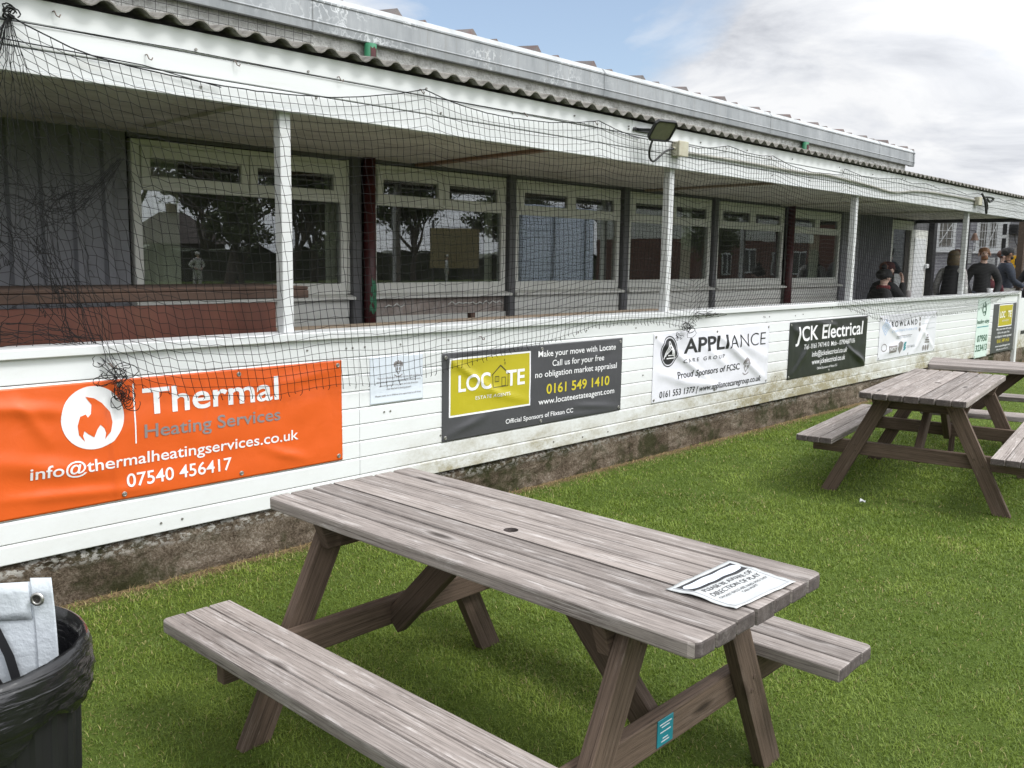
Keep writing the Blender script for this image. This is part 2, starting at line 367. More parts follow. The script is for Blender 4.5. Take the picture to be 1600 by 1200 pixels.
MT = dict(
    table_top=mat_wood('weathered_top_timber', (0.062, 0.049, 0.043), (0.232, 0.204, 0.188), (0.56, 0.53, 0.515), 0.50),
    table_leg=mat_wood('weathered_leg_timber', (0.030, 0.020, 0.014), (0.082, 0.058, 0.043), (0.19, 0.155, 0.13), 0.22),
    end_grain=worn('dark_end_grain', (0.075, 0.060, 0.056), 0.85, 0.4, 30, 0.5, 120, (0.17, 0.15, 0.145), 0.4),
    brown_timber=worn('brown_timber', (0.055, 0.031, 0.021), 0.85, 0.35, 3, 0.3, 40, (0.07, 0.04, 0.028), stretch=(0.4, 6, 6)),
    shelf_timber=worn('worn_shelf_timber', (0.34, 0.27, 0.20), 0.75, 0.3, 3, 0.3, 60, (0.16, 0.12, 0.09), stretch=(0.6, 7, 7)),
    counter_red=worn('red_brown_board', (0.085, 0.024, 0.013), 0.5, 0.25, 2.2, 0.1, 30, (0.10, 0.038, 0.018), 0.5, stretch=(2.5, 1, 0.7)),
    white_upvc=mat_cladding('white_upvc_cladding', (0.70, 0.715, 0.72)),
    white_trim=worn('white_upvc_trim', (0.665, 0.68, 0.685), 0.4, 0.05, 2.5, 0.1, 4, (0.56, 0.56, 0.53), 0.12, stretch=(0.5, 1, 6)),
    post_white=worn('white_post_paint', (0.67, 0.68, 0.685), 0.45, 0.06, 5, 0.12, 14, (0.5, 0.5, 0.46), 0.15),
    frame_upvc=worn('window_frame_upvc', (0.66, 0.66, 0.62), 0.4, 0.06, 3, 0, 0, (0.5, 0.5, 0.44), 0.15),
    soffit=worn('soffit_board', (0.66, 0.63, 0.57), 0.7, 0.18, 1.3, 0.25, 10, (0.24, 0.20, 0.15), 0.5, stretch=(1, 2.5, 1)),
    concrete=mat_concrete(),
    grey_steel=worn('grey_profiled_steel', (0.185, 0.187, 0.205), 0.42, 0.12, 4, 0.08, 18, (0.07, 0.07, 0.075), 0.2),
    grey_post=worn('grey_post_paint', (0.10, 0.10, 0.105), 0.55, 0.2, 6),
    red_pipe=worn('flaking_red_paint', (0.062, 0.009, 0.010), 0.45, 0.3, 9, 0.15, 40, (0.05, 0.01, 0.012), 0.3),
    green_flake=worn('old_green_paint', (0.03, 0.17, 0.085), 0.5, 0.2, 14),
    render_grey=worn('rough_grey_render', (0.60, 0.60, 0.58), 0.95, 0.25, 5, 0.9, 45, (0.09, 0.085, 0.07), 0.5, bdist=0.02),
    asbestos=worn('cement_corrugated_sheet', (0.20, 0.19, 0.17), 0.95, 0.4, 9, 0.6, 80, (0.05, 0.043, 0.035), 0.6, bdist=0.006),
    roof_red=worn('weathered_roof_sheet', (0.16, 0.145, 0.14), 0.7, 0.3, 4, 0.2, 30, (0.16, 0.065, 0.055), 0.6),
    galv=mat_galv(),
    galv_top=worn('pale_gutter_flange', (0.42, 0.44, 0.45), 0.6, 0.25, 5, 0.1, 30, (0.28, 0.27, 0.25), 0.4),
    glass=mat_glass(),
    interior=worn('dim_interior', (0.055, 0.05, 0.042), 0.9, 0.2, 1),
    curtain=worn('cream_curtain', (0.75, 0.74, 0.62), 0.9, 0.1, 5),
    black=worn('black_plastic', (0.010, 0.010, 0.011), 0.45, 0.2, 8),
    cord=material('black_net_cord', (0.012, 0.012, 0.013), 0.8, spec=0.2),
    net_cord=material('net_twine', (0.018, 0.018, 0.018), 0.85, spec=0.15),
    galv_wire=material('galvanised_wire', (0.12, 0.12, 0.115), 0.6, 0.4),
    screw=material('steel_screw_head', (0.26, 0.25, 0.23), 0.4, 0.6),
    rust=worn('rusty_hook', (0.16, 0.12, 0.10), 0.7, 0.3, 20),
    lamp_glass=worn('floodlight_glass', (0.15, 0.155, 0.10), 0.2, 0.15, 20),
    box_cream=worn('aged_cream_plastic', (0.42, 0.40, 0.31), 0.5, 0.12, 9, 0, 0, (0.32, 0.26, 0.17), 0.4),
    cable_white=worn('painted_conduit', (0.42, 0.41, 0.37), 0.5, 0.15, 9),
    grommet=material('eyelet_metal', (0.40, 0.39, 0.37), 0.35, 0.9),
    eyelet_dark=material('eyelet_hole', (0.06, 0.055, 0.05), 0.5, 0.5),
    orange=mat_pvc('orange_pvc', (0.66, 0.105, 0.016)),
    white_pvc=mat_pvc('white_pvc', (0.70, 0.70, 0.75)),
    charcoal_pvc=mat_pvc('charcoal_pvc', (0.062, 0.062, 0.068), 0.42),
    black_pvc=mat_pvc('black_pvc', (0.022, 0.024, 0.024), 0.38),
    green_pvc=mat_pvc('pale_green_pvc', (0.60, 0.71, 0.66), 0.45),
    olive=mat_pvc('olive_yellow_print', (0.43, 0.37, 0.018), 0.40),
    ink_white=material('white_print', (0.76, 0.76, 0.77), 0.45),
    ink_black=material('black_print', (0.02, 0.02, 0.022), 0.5),
    ink_grey=material('grey_print', (0.22, 0.20, 0.20), 0.5),
    ink_print=material('faded_black_print', (0.075, 0.075, 0.08), 0.6),
    ink_gold=material('gold_print', (0.55, 0.46, 0.03), 0.45),
    ink_blue=material('pale_blue_print', (0.32, 0.46, 0.66), 0.5),
    ink_lightgrey=material('light_grey_print', (0.50, 0.52, 0.55), 0.5),
    ink_green=material('dark_green_print', (0.03, 0.10, 0.06), 0.5),
    ink_teal=material('teal_print', (0.04, 0.24, 0.28), 0.5),
    sign_blue=mat_pvc('pale_blue_board', (0.66, 0.71, 0.78), 0.5),
    teal_plate=worn('teal_plate', (0.012, 0.17, 0.215), 0.4, 0.1, 20),
    paper=worn('white_notice_paper', (0.48, 0.495, 0.495), 0.5, 0.05, 9, 0.3, 26),
)

def shade_smooth(o): o.data.polygons.foreach_set('use_smooth', [True] * len(o.data.polygons))

# ------------------------------------------------------------------ ground
YW = 4.345          # front of the low wall's boards
def mat_ground():
    m = material('lawn_soil', (0.06, 0.08, 0.025), 0.95, spec=0.1); t = NT(m.node_tree); b = t.n['Principled BSDF']
    oc = t.add('ShaderNodeTexCoord').outputs['Object']; sp = t.add('ShaderNodeSeparateXYZ', {0: oc})
    n1 = t.noise(oc, 1.1, 6, 0.65); n2 = t.noise(oc, 70, 6, 0.7); n3 = t.noise(oc, 9, 6, 0.7)
    c = t.ramp(t.math('ADD', t.math('MULTIPLY', n2, 0.7), t.math('MULTIPLY', n3, 0.3)), [(0.32, (0.03, 0.048, 0.008)), (0.5, (0.075, 0.115, 0.018)), (0.66, (0.13, 0.165, 0.04))])
    c = t.mix(t.ramp(n1, [(0.35, 0.0), (0.7, 0.5)]), c, (0.085, 0.115, 0.03))
    edge = t.math('ADD', sp.outputs[1], t.math('MULTIPLY', t.math('SUBTRACT', n3, 0.5), 0.28))
    e = t.ramp(t.math('SUBTRACT', edge, 4.0), [(0.24, 0.0), (0.32, 1.0)])
    c = t.mix(e, c, t.ramp(n2, [(0.35, (0.05, 0.036, 0.02)), (0.6, (0.20, 0.145, 0.075))]))
    t.l.new(c, b.inputs['Base Color'])
    bp = t.add('ShaderNodeBump', {'Strength': 0.8, 'Distance': 0.02, 'Height': n2}); t.l.new(bp.outputs[0], b.inputs['Normal'])
    return m
g = MB(); xs = [-900, -60, -8, -2, 0, 2, 4, 6, 8, 10, 14, 18, 24, 60, 900]
g.grid(lambda x, y: (x, y, 0.0), xs, [-900, -60, -8, -4, -2, 0, 2, 4, 6, 12, 60, 900])
tag(g.build('ground', mat_ground()), kind='structure')

def make_grass():
    rng = np.random.default_rng(3)
    f = np.array(cf[:]); r_ = np.array(cr[:])
    pts = []
    for (d0, d1, dens) in ((0.9, 2.6, 22000), (2.6, 4.2, 18000), (4.2, 6.5, 10000), (6.5, 10, 4200), (10, 16, 900), (16, 26, 200)):
        n = int(dens * (math.pi * (d1 * d1 - d0 * d0)) * (110 / 360))
        d = np.sqrt(rng.uniform(d0 * d0, d1 * d1, n)); a = rng.uniform(math.radians(-60), math.radians(50), n) + math.atan2(cf.x, cf.y)
        pts.append(np.stack([np.sin(a) * d, np.cos(a) * d, d], 1))
    P = np.concatenate(pts)
    keep = (P[:, 1] < YW + 0.02 - 0.05 * rng.random(len(P))) & (P[:, 0] < 24)
    keep &= ~((P[:, 1] > 4.24) & (rng.random(len(P)) > 0.25 + np.clip((YW - 0.03 - P[:, 1]) / 0.1, 0, 1)))
    P = P[keep]; n = len(P)
    big = np.array([mnoise.noise(Vector((p[0] * 1.3, p[1] * 1.3, 0))) for p in P]) + 0.6 * np.array([mnoise.noise(Vector((p[0] * 3.1, p[1] * 3.1, 9))) for p in P]); mid = np.array([mnoise.noise(Vector((p[0] * 6, p[1] * 6, 5))) for p in P])
    d = P[:, 2]
    ht = (0.012 + 0.012 * rng.random(n)) * (1 + 0.55 * mid + 0.25 * big) * (0.85 + 0.05 * np.clip(d, 0, 5))
    wd = (0.0007 + 0.0005 * rng.random(n)) * np.clip(d / 2.6, 1.0, 3.8)
    th = rng.uniform(0, 2 * PI, n) + 1.2 * mid; lean = np.clip(np.abs(rng.normal(1.05, 0.45, n)), 0.05, 1.5)
    dx, dy = np.cos(th), np.sin(th); sx, sy = -dy, dx
    base = np.stack([P[:, 0], P[:, 1], np.full(n, -0.002)], 1)
    m1 = base + np.stack([dx * np.sin(lean * 0.6) * ht * 0.55, dy * np.sin(lean * 0.6) * ht * 0.55, np.cos(lean * 0.6) * ht * 0.55], 1)
    tip = m1 + np.stack([dx * np.sin(lean * 1.25) * ht * 0.75, dy * np.sin(lean * 1.25) * ht * 0.75, np.cos(lean * 1.25) * ht * 0.75], 1)
    side = np.stack([sx * wd, sy * wd, np.zeros(n)], 1)
    V = np.empty((n, 5, 3)); V[:, 0] = base - side; V[:, 1] = base + side; V[:, 2] = m1 + side * 0.9; V[:, 3] = m1 - side * 0.9; V[:, 4] = tip
    me = bpy.data.meshes.new('grass')
    me.vertices.add(n * 5); me.vertices.foreach_set('co', V.reshape(-1))
    me.loops.add(n * 7); me.polygons.add(n * 2)
    b = np.arange(n)[:, None] * 5
    li = np.concatenate([b + np.array([[0, 1, 2, 3]]), b + np.array([[3, 2, 4]])], 1).reshape(-1)
    me.loops.foreach_set('vertex_index', li.astype(np.int32))
    ls = np.stack([np.arange(n) * 7, np.arange(n) * 7 + 4], 1).reshape(-1)
    me.polygons.foreach_set('loop_start', ls.astype(np.int32))
    me.update(calc_edges=True)
    hue = rng.random(n)
    c = np.zeros((n, 4)); c[:, 3] = 1
    g0, g1, g2 = np.array([0.094, 0.150, 0.016]), np.array([0.236, 0.312, 0.050]), np.array([0.40, 0.34, 0.15])
    tt = np.clip(hue * 0.75 + 0.55 * big + 0.30 * mid, 0, 1)[:, None]
    c[:, :3] = g0 * (1 - tt) + g1 * tt
    dry = np.clip(np.array([mnoise.noise(Vector((p[0] * 2.1, p[1] * 2.1, 31))) for p in P]) * 0.5, 0, 0.2)
    straw = rng.random(n) < np.where(P[:, 1] > 4.15, 0.30, 0.018 + 0.35 * dry)
    c[straw, :3] = g2 * (0.6 + 0.5 * rng.random(straw.sum()))[:, None]
    cc = np.repeat(c[:, None, :], 5, 1); cc[:, 4, :3] *= 1.2
    at = me.color_attributes.new('tint', 'FLOAT_COLOR', 'POINT'); at.data.foreach_set('color', cc.reshape(-1))
    m = bpy.data.materials.new('grass_blade'); m.use_nodes = True; t = NT(m.node_tree); t.n.clear()
    a = t.add('ShaderNodeVertexColor', layer_name='tint').outputs[0]
    df = t.add('ShaderNodeBsdfPrincipled', {'Base Color': a, 'Roughness': 0.5, 'Specular IOR Level': 0.35}); tl = t.add('ShaderNodeBsdfTranslucent', {'Color': a})
    mx = t.add('ShaderNodeMixShader', {0: 0.3, 1: df.outputs[0], 2: tl.outputs[0]}); o = t.add('ShaderNodeOutputMaterial'); t.l.new(mx.outputs[0], o.inputs[0])
    me.materials.append(m)
    ob = bpy.data.objects.new('grass', me); COL.objects.link(ob)
    tag(ob, 'short green mown lawn grass in front of the white wall', 'grass', kind='stuff')
make_grass()

# ------------------------------------------------------------------ clubhouse
YB = 6.2            # window wall
ZC = 2.475          # veranda ceiling
club = thing('clubhouse', 'long low white and grey clubhouse with windows, open veranda and metal gutter', 'building', (0, 0, 0))
X_L = -4.0
def P_(mb, name, mat, parent=club, **k): return mb.build(name, mat, parent, **k)
# fascia: three boards with grooves and a bottom trim
fb = MB()
for z0, z1 in ((2.447, 2.536), (2.542, 2.642), (2.648, 2.752)):
    for x0, x1 in ((X_L, 5.905), (5.909, 11.55), (11.554, 17.35)): fb.box(x0, x1, 4.33, 4.356, z0, z1)
P_(fb, 'fascia_board', MT['white_trim'], bevel=0.003)
P_(MB().box(X_L, 17.35, 4.322, 4.366, 2.432, 2.446), 'fascia_trim', MT['white_trim'], bevel=0.002)
P_(MB().box(X_L, 17.35, 4.357, 4.372, 2.447, 2.75), 'fascia_backing', MT['grey_post'])
# corrugated veranda roof
def wave_sheet(x0, x1, y0, z0, y1, z1, pitch, amp, th):
    mb = MB(); n = int((x1 - x0) / (pitch / 8)); us = [x0 + (x1 - x0) * i / n for i in range(n + 1)]
    def fn(off):
        def q(u, v):
            k = u / pitch; j = mnoise.noise(Vector((math.floor(k) * 3.1, 0, 0)))
            ph = math.cos(2 * PI * k); ph = (abs(ph) ** 0.8) * (1 if ph > 0 else -1)
            return (u, y0 + (y1 - y0) * v + (0.012 * j if v == 0 else 0), z0 + (z1 - z0) * v + amp * ph + off)
        return q
    mb.grid(fn(th), us, [0, 0.5, 1]); b0 = 0; nb = len(mb.v)
    mb.grid(fn(0), us, [0, 0.5, 1])
    for i in range(n): a = i * 3; mb.face((a, nb + a, nb + a + 3, a + 3))
    return mb
P_(wave_sheet(X_L, 17.4, 4.265, 2.772, 6.2, 3.12, 0.152, 0.018, 0.007), 'corrugated_roof', MT['asbestos'], smooth=False)
sf = MB()
xs_ = [X_L, -1.2, 2.68, 5.1, 7.5, 9.9, 12.3, 14.7, 17.3]
for a, b in zip(xs_, xs_[1:]): sf.box(a + 0.002, b - 0.002, 4.374, 6.35, ZC, ZC + 0.012)
P_(sf, 'soffit', MT['soffit'])
def batten(x0, y0, x1, y1, w_, mat):
    mb = MB(); mb.board((x0, y0, ZC - 0.012), (x1, y1, ZC - 0.012), (1, 0, 0), w_, 0.022); return P_(mb, 'ceiling_batten', mat)
batten(5.30, 6.17, 5.09, 4.40, 0.07, worn('fresh_brown_batten', (0.26, 0.15, 0.09), 0.7, 0.2, 5, stretch=(6, 0.5, 6))); batten(2.73, 5.8, 2.69, 4.40, 0.10, MT['soffit']); batten(8.72, 6.15, 8.6, 4.40, 0.09, MT['shelf_timber'])
batten(12.0, 6.15, 11.9, 4.40, 0.09, MT['soffit']); batten(14.6, 6.15, 14.5, 4.40, 0.09, MT['soffit'])
# veranda posts
for x in (-0.95, 2.812, 6.565, 10.345, 14.28):
    P_(MB().box(x - 0.034, x + 0.034, 4.378, 4.446, 1.236, ZC), 'veranda_post', MT['post_white'], bevel=0.006, seg=2)
# rear wall pieces
def ribbed(x0, x1, pitch, depth):
    pr = []; x = x0
    while x < x1 - 1e-6:
        for dx, dy in ((0, 0), (pitch * 0.60, 0), (pitch * 0.68, -depth), (pitch * 0.92, -depth), (pitch, 0)):
            if x + dx <= x1 + 1e-6: pr.append((x + dx, YB - 0.02 + dy))
        x += pitch
    mb = MB(); b = len(mb.v); mb.v += [(x_, y_, 0.25) for x_, y_ in pr] + [(x_, y_, ZC) for x_, y_ in pr]; m_ = len(pr)
    for i in range(m_ - 1): mb.face((i, i + 1, m_ + i + 1, m_ + i))
    mb.box(x0, x1, YB, YB + 0.05, 0.25, ZC); return mb
P_(ribbed(X_L, 2.735, 0.195, 0.03), 'profiled_wall_panel', MT['grey_steel'])
P_(ribbed(14.72, 16.13, 0.085, 0.025), 'profiled_wall_panel', MT['grey_steel'])
P_(MB().box(14.075, 14.715, YB - 0.04, YB + 0.05, 0.25, ZC), 'flat_wall_panel', MT['grey_steel'])
P_(MB().box(2.74, 14.07, YB - 0.015, YB + 0.09, 2.446, ZC + 0.3), 'window_header', MT['grey_post'])
WIN = [(2.765, 4.545), (4.79, 6.435), (6.56, 8.28), (8.425, 10.205), (10.335, 12.165), (12.345, 14.065)]
ap = MB()
for i, (x0, x1) in enumerate(WIN):
    for k in range(7):
        z1 = 1.305 - 0.15 * k; z0 = z1 - 0.145
        if i == 1 and k == 0: continue
        ap.box(x0 - 0.02, x1 + 0.02, YB - 0.008 + 0.001 * (k % 2), YB + 0.06, max(z0, 0.255), z1)
P_(ap, 'under_window_cladding', MT['frame_upvc'], bevel=0.004)
P_(MB().box(4.78, 6.45, YB + 0.02, YB + 0.055, 1.155, 1.30), 'exposed_board', worn('exposed_cement_board', (0.30, 0.25, 0.22), 0.9, 0.3, 7, 0.5, 40, (0.50, 0.47, 0.44), 0.6))
zz = MB()
for q in range(2):
    zz.tube([(4.95 + q * 0.75 + 0.045 * k, YB + 0.012, 1.235 + 0.022 * (k % 2) + random.uniform(-.008, .008)) for k in range(6 if q == 0 else 17)], 0.007, 5)
P_(zz, 'old_sealant_bead', MT['frame_upvc'], smooth=True)
P_(MB().box(2.5, 14.3, YB + 0.09, YB + 0.13, 0.25, 1.33), 'inner_wall', MT['grey_post'])
for x0, x1 in ((4.575, 4.665), (6.452, 6.54), (8.30, 8.405), (10.225, 10.315)):
    P_(MB().box(x0, x1, YB - 0.05, YB + 0.04, 0.25, ZC), 'steel_column', MT['grey_post'], bevel=0.004)
P_(MB().box(4.55, 4.572, YB - 0.01, YB + 0.05, 1.36, ZC), 'column_cover', MT['frame_upvc'])
def drainpipe(x):
    o = P_(MB().tube([(x, YB - 0.075, 0.25), (x, YB - 0.075, ZC)], 0.052, 16), 'drainpipe', MT['red_pipe'], smooth=True)
    return o
dp = drainpipe(4.728); drainpipe(12.255)
gf = MB()
for k in range(14):
    a = random.uniform(-2.4, -0.9); z = random.uniform(1.19, 1.43)
    gf.grid(lambda u, v: (4.728 + 0.0545 * math.cos(a + u), YB - 0.075 + 0.0545 * math.sin(a + u), z + v + 0.02 * math.sin(9 * u + k)), [0, 0.2, 0.4, 0.55], [0, 0.03, 0.055])
gf.build('green_paint_flake', MT['green_flake'], dp)
# windows
def make_window(x0, x1, curtains=(), lights=2):
    f = MB(); ya, yb = YB - 0.012, YB + 0.055; zb, zt = 1.352, 2.440
    f.box(x0, x0 + 0.062, ya, yb, zb, zt); f.box(x1 - 0.062, x1, ya, yb, zb, zt)
    f.box(x0 + 0.062, x1 - 0.062, ya, yb, zb, 1.446); f.box(x0 + 0.062, x1 - 0.062, ya, yb, 2.10, 2.145); f.box(x0 + 0.062, x1 - 0.062, ya, yb, 2.395, zt)
    w_ = P_(f, 'window', MT['frame_upvc'], bevel=0.005)
    xm = (x0 + x1) / 2; f = MB()
    for a, b in ((x0 + 0.066, xm - 0.004), (xm + 0.004, x1 - 0.066)):
        f.box(a, a + 0.065, ya - 0.012, ya + 0.03, 2.128, 2.402); f.box(b - 0.065, b, ya - 0.012, ya + 0.03, 2.128, 2.402)
        f.box(a + 0.065, b - 0.065, ya - 0.012, ya + 0.03, 2.128, 2.195); f.box(a + 0.065, b - 0.065, ya - 0.012, ya + 0.03, 2.318, 2.402)
    f.build('top_light_sash', MT['frame_upvc'], w_, bevel=0.006)
    MB().box(x0 + 0.05, x1 - 0.05, YB + 0.012, YB + 0.022, 1.44, 2.105).build('pane', MT['glass'], w_)
    MB().box(x0 + 0.12, xm - 0.06, YB + 0.002, YB + 0.010, 2.19, 2.325).build('top_light_pane', MT['glass'], w_)
    MB().box(xm + 0.06, x1 - 0.12, YB + 0.002, YB + 0.010, 2.19, 2.325).build('top_light_pane', MT['glass'], w_)
    s = MB().extrude_x([(YB - 0.085, 1.312), (YB - 0.085, 1.332), (YB - 0.013, 1.350), (YB + 0.05, 1.350), (YB + 0.05, 1.308), (YB - 0.075, 1.308)], x0 - 0.03, x1 + 0.03)
    s.build('sill', MT['frame_upvc'], w_, fixn=True)
    for a, b in curtains:
        c = MB(); n = max(6, int((b - a) / 0.012))
        c.grid(lambda u, v: (u, YB + 0.20 + 0.022 * math.sin(u * 75 + 1.3 * math.sin(u * 21)), v), [a + (b - a) * i / n for i in range(n + 1)], [1.30, 2.42])
        c.build('curtain', MT['curtain'], w_, smooth=True)
    return w_
make_window(*WIN[0], curtains=((2.84, 3.20), (4.48, 4.62))); make_window(*WIN[1], curtains=((6.33, 6.44),)); make_window(*WIN[2], curtains=((8.18, 8.27),))
make_window(*WIN[3], curtains=((9.85, 10.1),)); make_window(*WIN[4]); make_window(*WIN[5], curtains=((13.4, 13.75),))
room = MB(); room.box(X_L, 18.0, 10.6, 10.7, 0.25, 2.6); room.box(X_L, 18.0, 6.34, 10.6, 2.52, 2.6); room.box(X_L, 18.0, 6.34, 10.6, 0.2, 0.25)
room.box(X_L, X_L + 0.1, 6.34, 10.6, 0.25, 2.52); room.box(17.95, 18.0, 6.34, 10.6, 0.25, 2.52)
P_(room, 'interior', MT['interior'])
# doorway end of the window wall
dw = MB()
dw.box(16.135, 16.21, YB - 0.02, YB + 0.06, 0.25, 2.44); dw.box(17.05, 17.14, YB - 0.02, YB + 0.06, 0.25, 2.44); dw.box(16.21, 17.05, YB - 0.02, YB + 0.06, 2.28, 2.44)
door = P_(dw, 'glazed_door', MT['frame_upvc'], bevel=0.004)
MB().box(16.21, 16.85, YB + 0.01, YB + 0.02, 0.75, 2.28).build('pane', MT['glass'], door); MB().box(16.21, 17.05, YB, YB + 0.04, 0.25, 0.75).build('door_panel', MT['frame_upvc'], door)
MB().box(16.85, 17.05, YB + 0.0, YB + 0.03, 0.75, 2.28).build('side_panel', MT['interior'], door)
MB().box(16.42, 16.78, YB - 0.004, YB + 0.004, 0.85, 1.5).build('poster', MT['paper'], door)
d2 = P_(MB().box(17.17, 17.95, YB + 0.0, YB + 0.05, 0.25, 2.30), 'white_door', MT['frame_upvc'], bevel=0.004)
MB().box(17.27, 17.85, YB - 0.012, YB - 0.001, 1.0, 2.15).build('door_panel', MT['white_trim'], d2, bevel=0.004)
MB().box(17.82, 17.93, YB - 0.07, YB - 0.01, 1.60, 1.68).build('lock_box', MT['white_trim'], d2, bevel=0.01)
P_(MB().box(17.16, 18.1, YB + 0.0, YB + 0.05, 2.303, 2.5), 'door_header', MT['grey_post'])
P_(MB().box(17.98, 18.14, YB - 0.1, YB + 0.06, 0.25, ZC), 'dark_corner_post', MT['black'])
P_(MB().box(17.25, 17.35, 4.38, 6.19, 2.415, ZC - 0.002), 'end_beam', MT['black'])
P_(MB().box(19.6, 19.72, 6.0, 6.12, 0.02, 2.6), 'dark_timber_post', MT['black'])
# upper wall, gutter and main roof
uw = MB(); nx = 320
uw.grid(lambda u, v: (u, 6.02 + 0.012 * mnoise.noise(Vector((u * 6, v * 9, 0))), v), [X_L + (16.1 - X_L) * i / nx for i in range(nx + 1)], [3.05, 3.15, 3.22, 3.28, 3.34, 3.40, 3.5])
uw.box(16.05, 16.1, 6.03, 11, 2.5, 3.6)
P_(uw, 'upper_wall', MT['render_grey'], smooth=True)
wm = MB()
for i in range(34): x = 1.6 + 0.075 * i; wm.tube([(x, 5.985, 3.08), (x + 0.004, 5.98, 3.34)], 0.0022, 4, False)
for z in (3.10, 3.15, 3.20, 3.25, 3.30): wm.tube([(1.6, 5.985, z), (4.1, 5.985, z + 0.004)], 0.0022, 4, False)
P_(wm, 'bird_mesh', MT['galv_wire'])
for x, h in ((4.62, 0), (12.2, 0)):
    o = P_(MB().tube([(x, 5.96, 3.0), (x, 5.96, 3.333)], 0.05, 14), 'downpipe', MT['green_flake'], smooth=True)
    fl = MB(); fl.grid(lambda u, v: (x + 0.0525 * math.cos(u), 5.96 + 0.0525 * math.sin(u), v + 0.01 * math.sin(u * 11)), [-2.2, -1.9, -1.6, -1.3, -1.1], [3.05, 3.15, 3.25, 3.30]); fl.build('red_paint_flake', MT['red_pipe'], o)
gprof = [(5.965, 3.335), (5.95, 3.342), (5.945, 3.395), (5.938, 3.405), (5.945, 3.415), (5.95, 3.545), (5.942, 3.552), (5.942, 3.565), (5.985, 3.615), (6.26, 3.64), (6.26, 3.60), (6.02, 3.345)]
jx = [X_L, 4.085, 7.62, 11.17, 14.78, 16.25]
for a, b in zip(jx, jx[1:]):
    gm = MB(); bl = len(gprof); gm.v += [(a + 0.003, y, z) for y, z in gprof] + [(b - 0.003, y, z) for y, z in gprof]
    for i in range(bl):
        j = (i + 1) % bl; gm.cur = 1 if i in (7, 8) else (2 if i in (10, 11) else 0); gm.face((i, j, bl + j, bl + i))
    gm.cur = 0; gm.face(list(range(bl))[::-1]); gm.face(range(bl, 2 * bl))
    o = P_(gm, 'gutter_section', [MT['galv'], MT['galv_top'], MT['black']], fixn=True)
    if b < 16: MB().extrude_x([(y - 0.004 if y < 6 else y, z - (0.003 if k < 2 else 0)) for k, (y, z) in enumerate(gprof[:9])], b - 0.012, b + 0.012, closed=False).build('joint_strap', MT['galv'], o)
    if b > 16: MB().extrude_x([(y - 0.012, z - 0.006) for y, z in gprof[:9]] + [(6.2, 3.64), (6.03, 3.34)], b - 0.02, b + 0.02).build('end_cap', MT['galv'], o, fixn=True)
rf = MB(); us = []; x = X_L
rp = []
while x < 16.1:
    jj = random.uniform(-.012, .012); rp += [(x, 0), (x + 0.30, 0), (x + 0.345, 0.050 + jj), (x + 0.40, 0), (x + 0.62, 0), (x + 0.645, 0.022), (x + 0.67, 0)]; x += 0.86
rf.v += [(a, 6.02, 3.625 + z) for a, z in rp] + [(a, 12.0, 4.3 + z) for a, z in rp]; n_ = len(rp)
for i in range(n_ - 1): rf.face((i, i + 1, n_ + i + 1, n_ + i))
rf.v += [(a, 6.02, 3.60) for a, z in rp]
for i in range(n_ - 1): rf.face((2 * n_ + i, 2 * n_ + i + 1, i + 1, i))
P_(rf, 'main_roof', MT['roof_red'])
# hooks, stray screws on the fascia
hk = [(1.62, 2.70), (2.03, 2.585), (2.49, 2.63), (3.13, 2.648), (4.66, 2.64), (5.43, 2.672), (7.29, 2.672), (9.74, 2.66), (8.12, 2.66), (3.73, 2.664)]
for x, z in hk:
    P_(MB().tube([(x - 0.006, 4.33, z + 0.012), (x - 0.006, 4.312, z + 0.012), (x, 4.305, z - 0.008), (x + 0.012, 4.305, z - 0.012), (x + 0.018, 4.305, z)], 0.0028, 6), 'hook', MT['rust'], smooth=True)
sm = MB()
for x, z in [(2.28, 2.665), (2.3, 2.49), (2.93, 2.66), (2.98, 2.53), (3.78, 2.69), (4.55, 2.64), (5.2, 2.70), (5.86, 2.70), (5.86, 2.68), (5.95, 2.70), (6.9, 2.68), (7.7, 2.69), (8.6, 2.69), (9.7, 2.70), (10.6, 2.69), (11.5, 2.71), (11.6, 2.71), (12.6, 2.7), (3.9, 2.56), (8.2, 2.5), (9.0, 2.51), (10.0, 2.50)]:
    sm.tube([(x, 4.331, z), (x, 4.322, z)], 0.0065, 10)
P_(sm, 'fixing_screws', MT['screw'])
# leaf litter and straw on the roof edge
lt = MB()
for k in range(260):
    x = random.choice([random.uniform(1.5, 16), random.gauss(4.2, 1.2), random.gauss(15.9, 0.25)]); y = random.uniform(5.5, 5.98); z = 2.772 + (y - 4.23) * 0.1766 + 0.03
    a = random.uniform(0, 2 * PI); l = random.uniform(0.03, 0.11)
    lt.tube([(x, y, z), (x + l * 0.5 * math.cos(a), y + 0.02, z + random.uniform(0.005, 0.05)), (x + l * math.cos(a), y + l * 0.3 * math.sin(a), z + random.uniform(0, 0.03))], 0.0035, 4)
tag(lt.build('twig_litter', MT['brown_timber']), 'loose twigs and leaf bits lying on the corrugated veranda roof', 'twigs', kind='stuff')
P_(MB().box(X_L, 17.3, 4.46, 6.34, 0.12, 0.248), 'veranda_floor', worn('veranda_concrete', (0.40, 0.385, 0.36), 0.9, 0.2, 3, 0.3, 30))

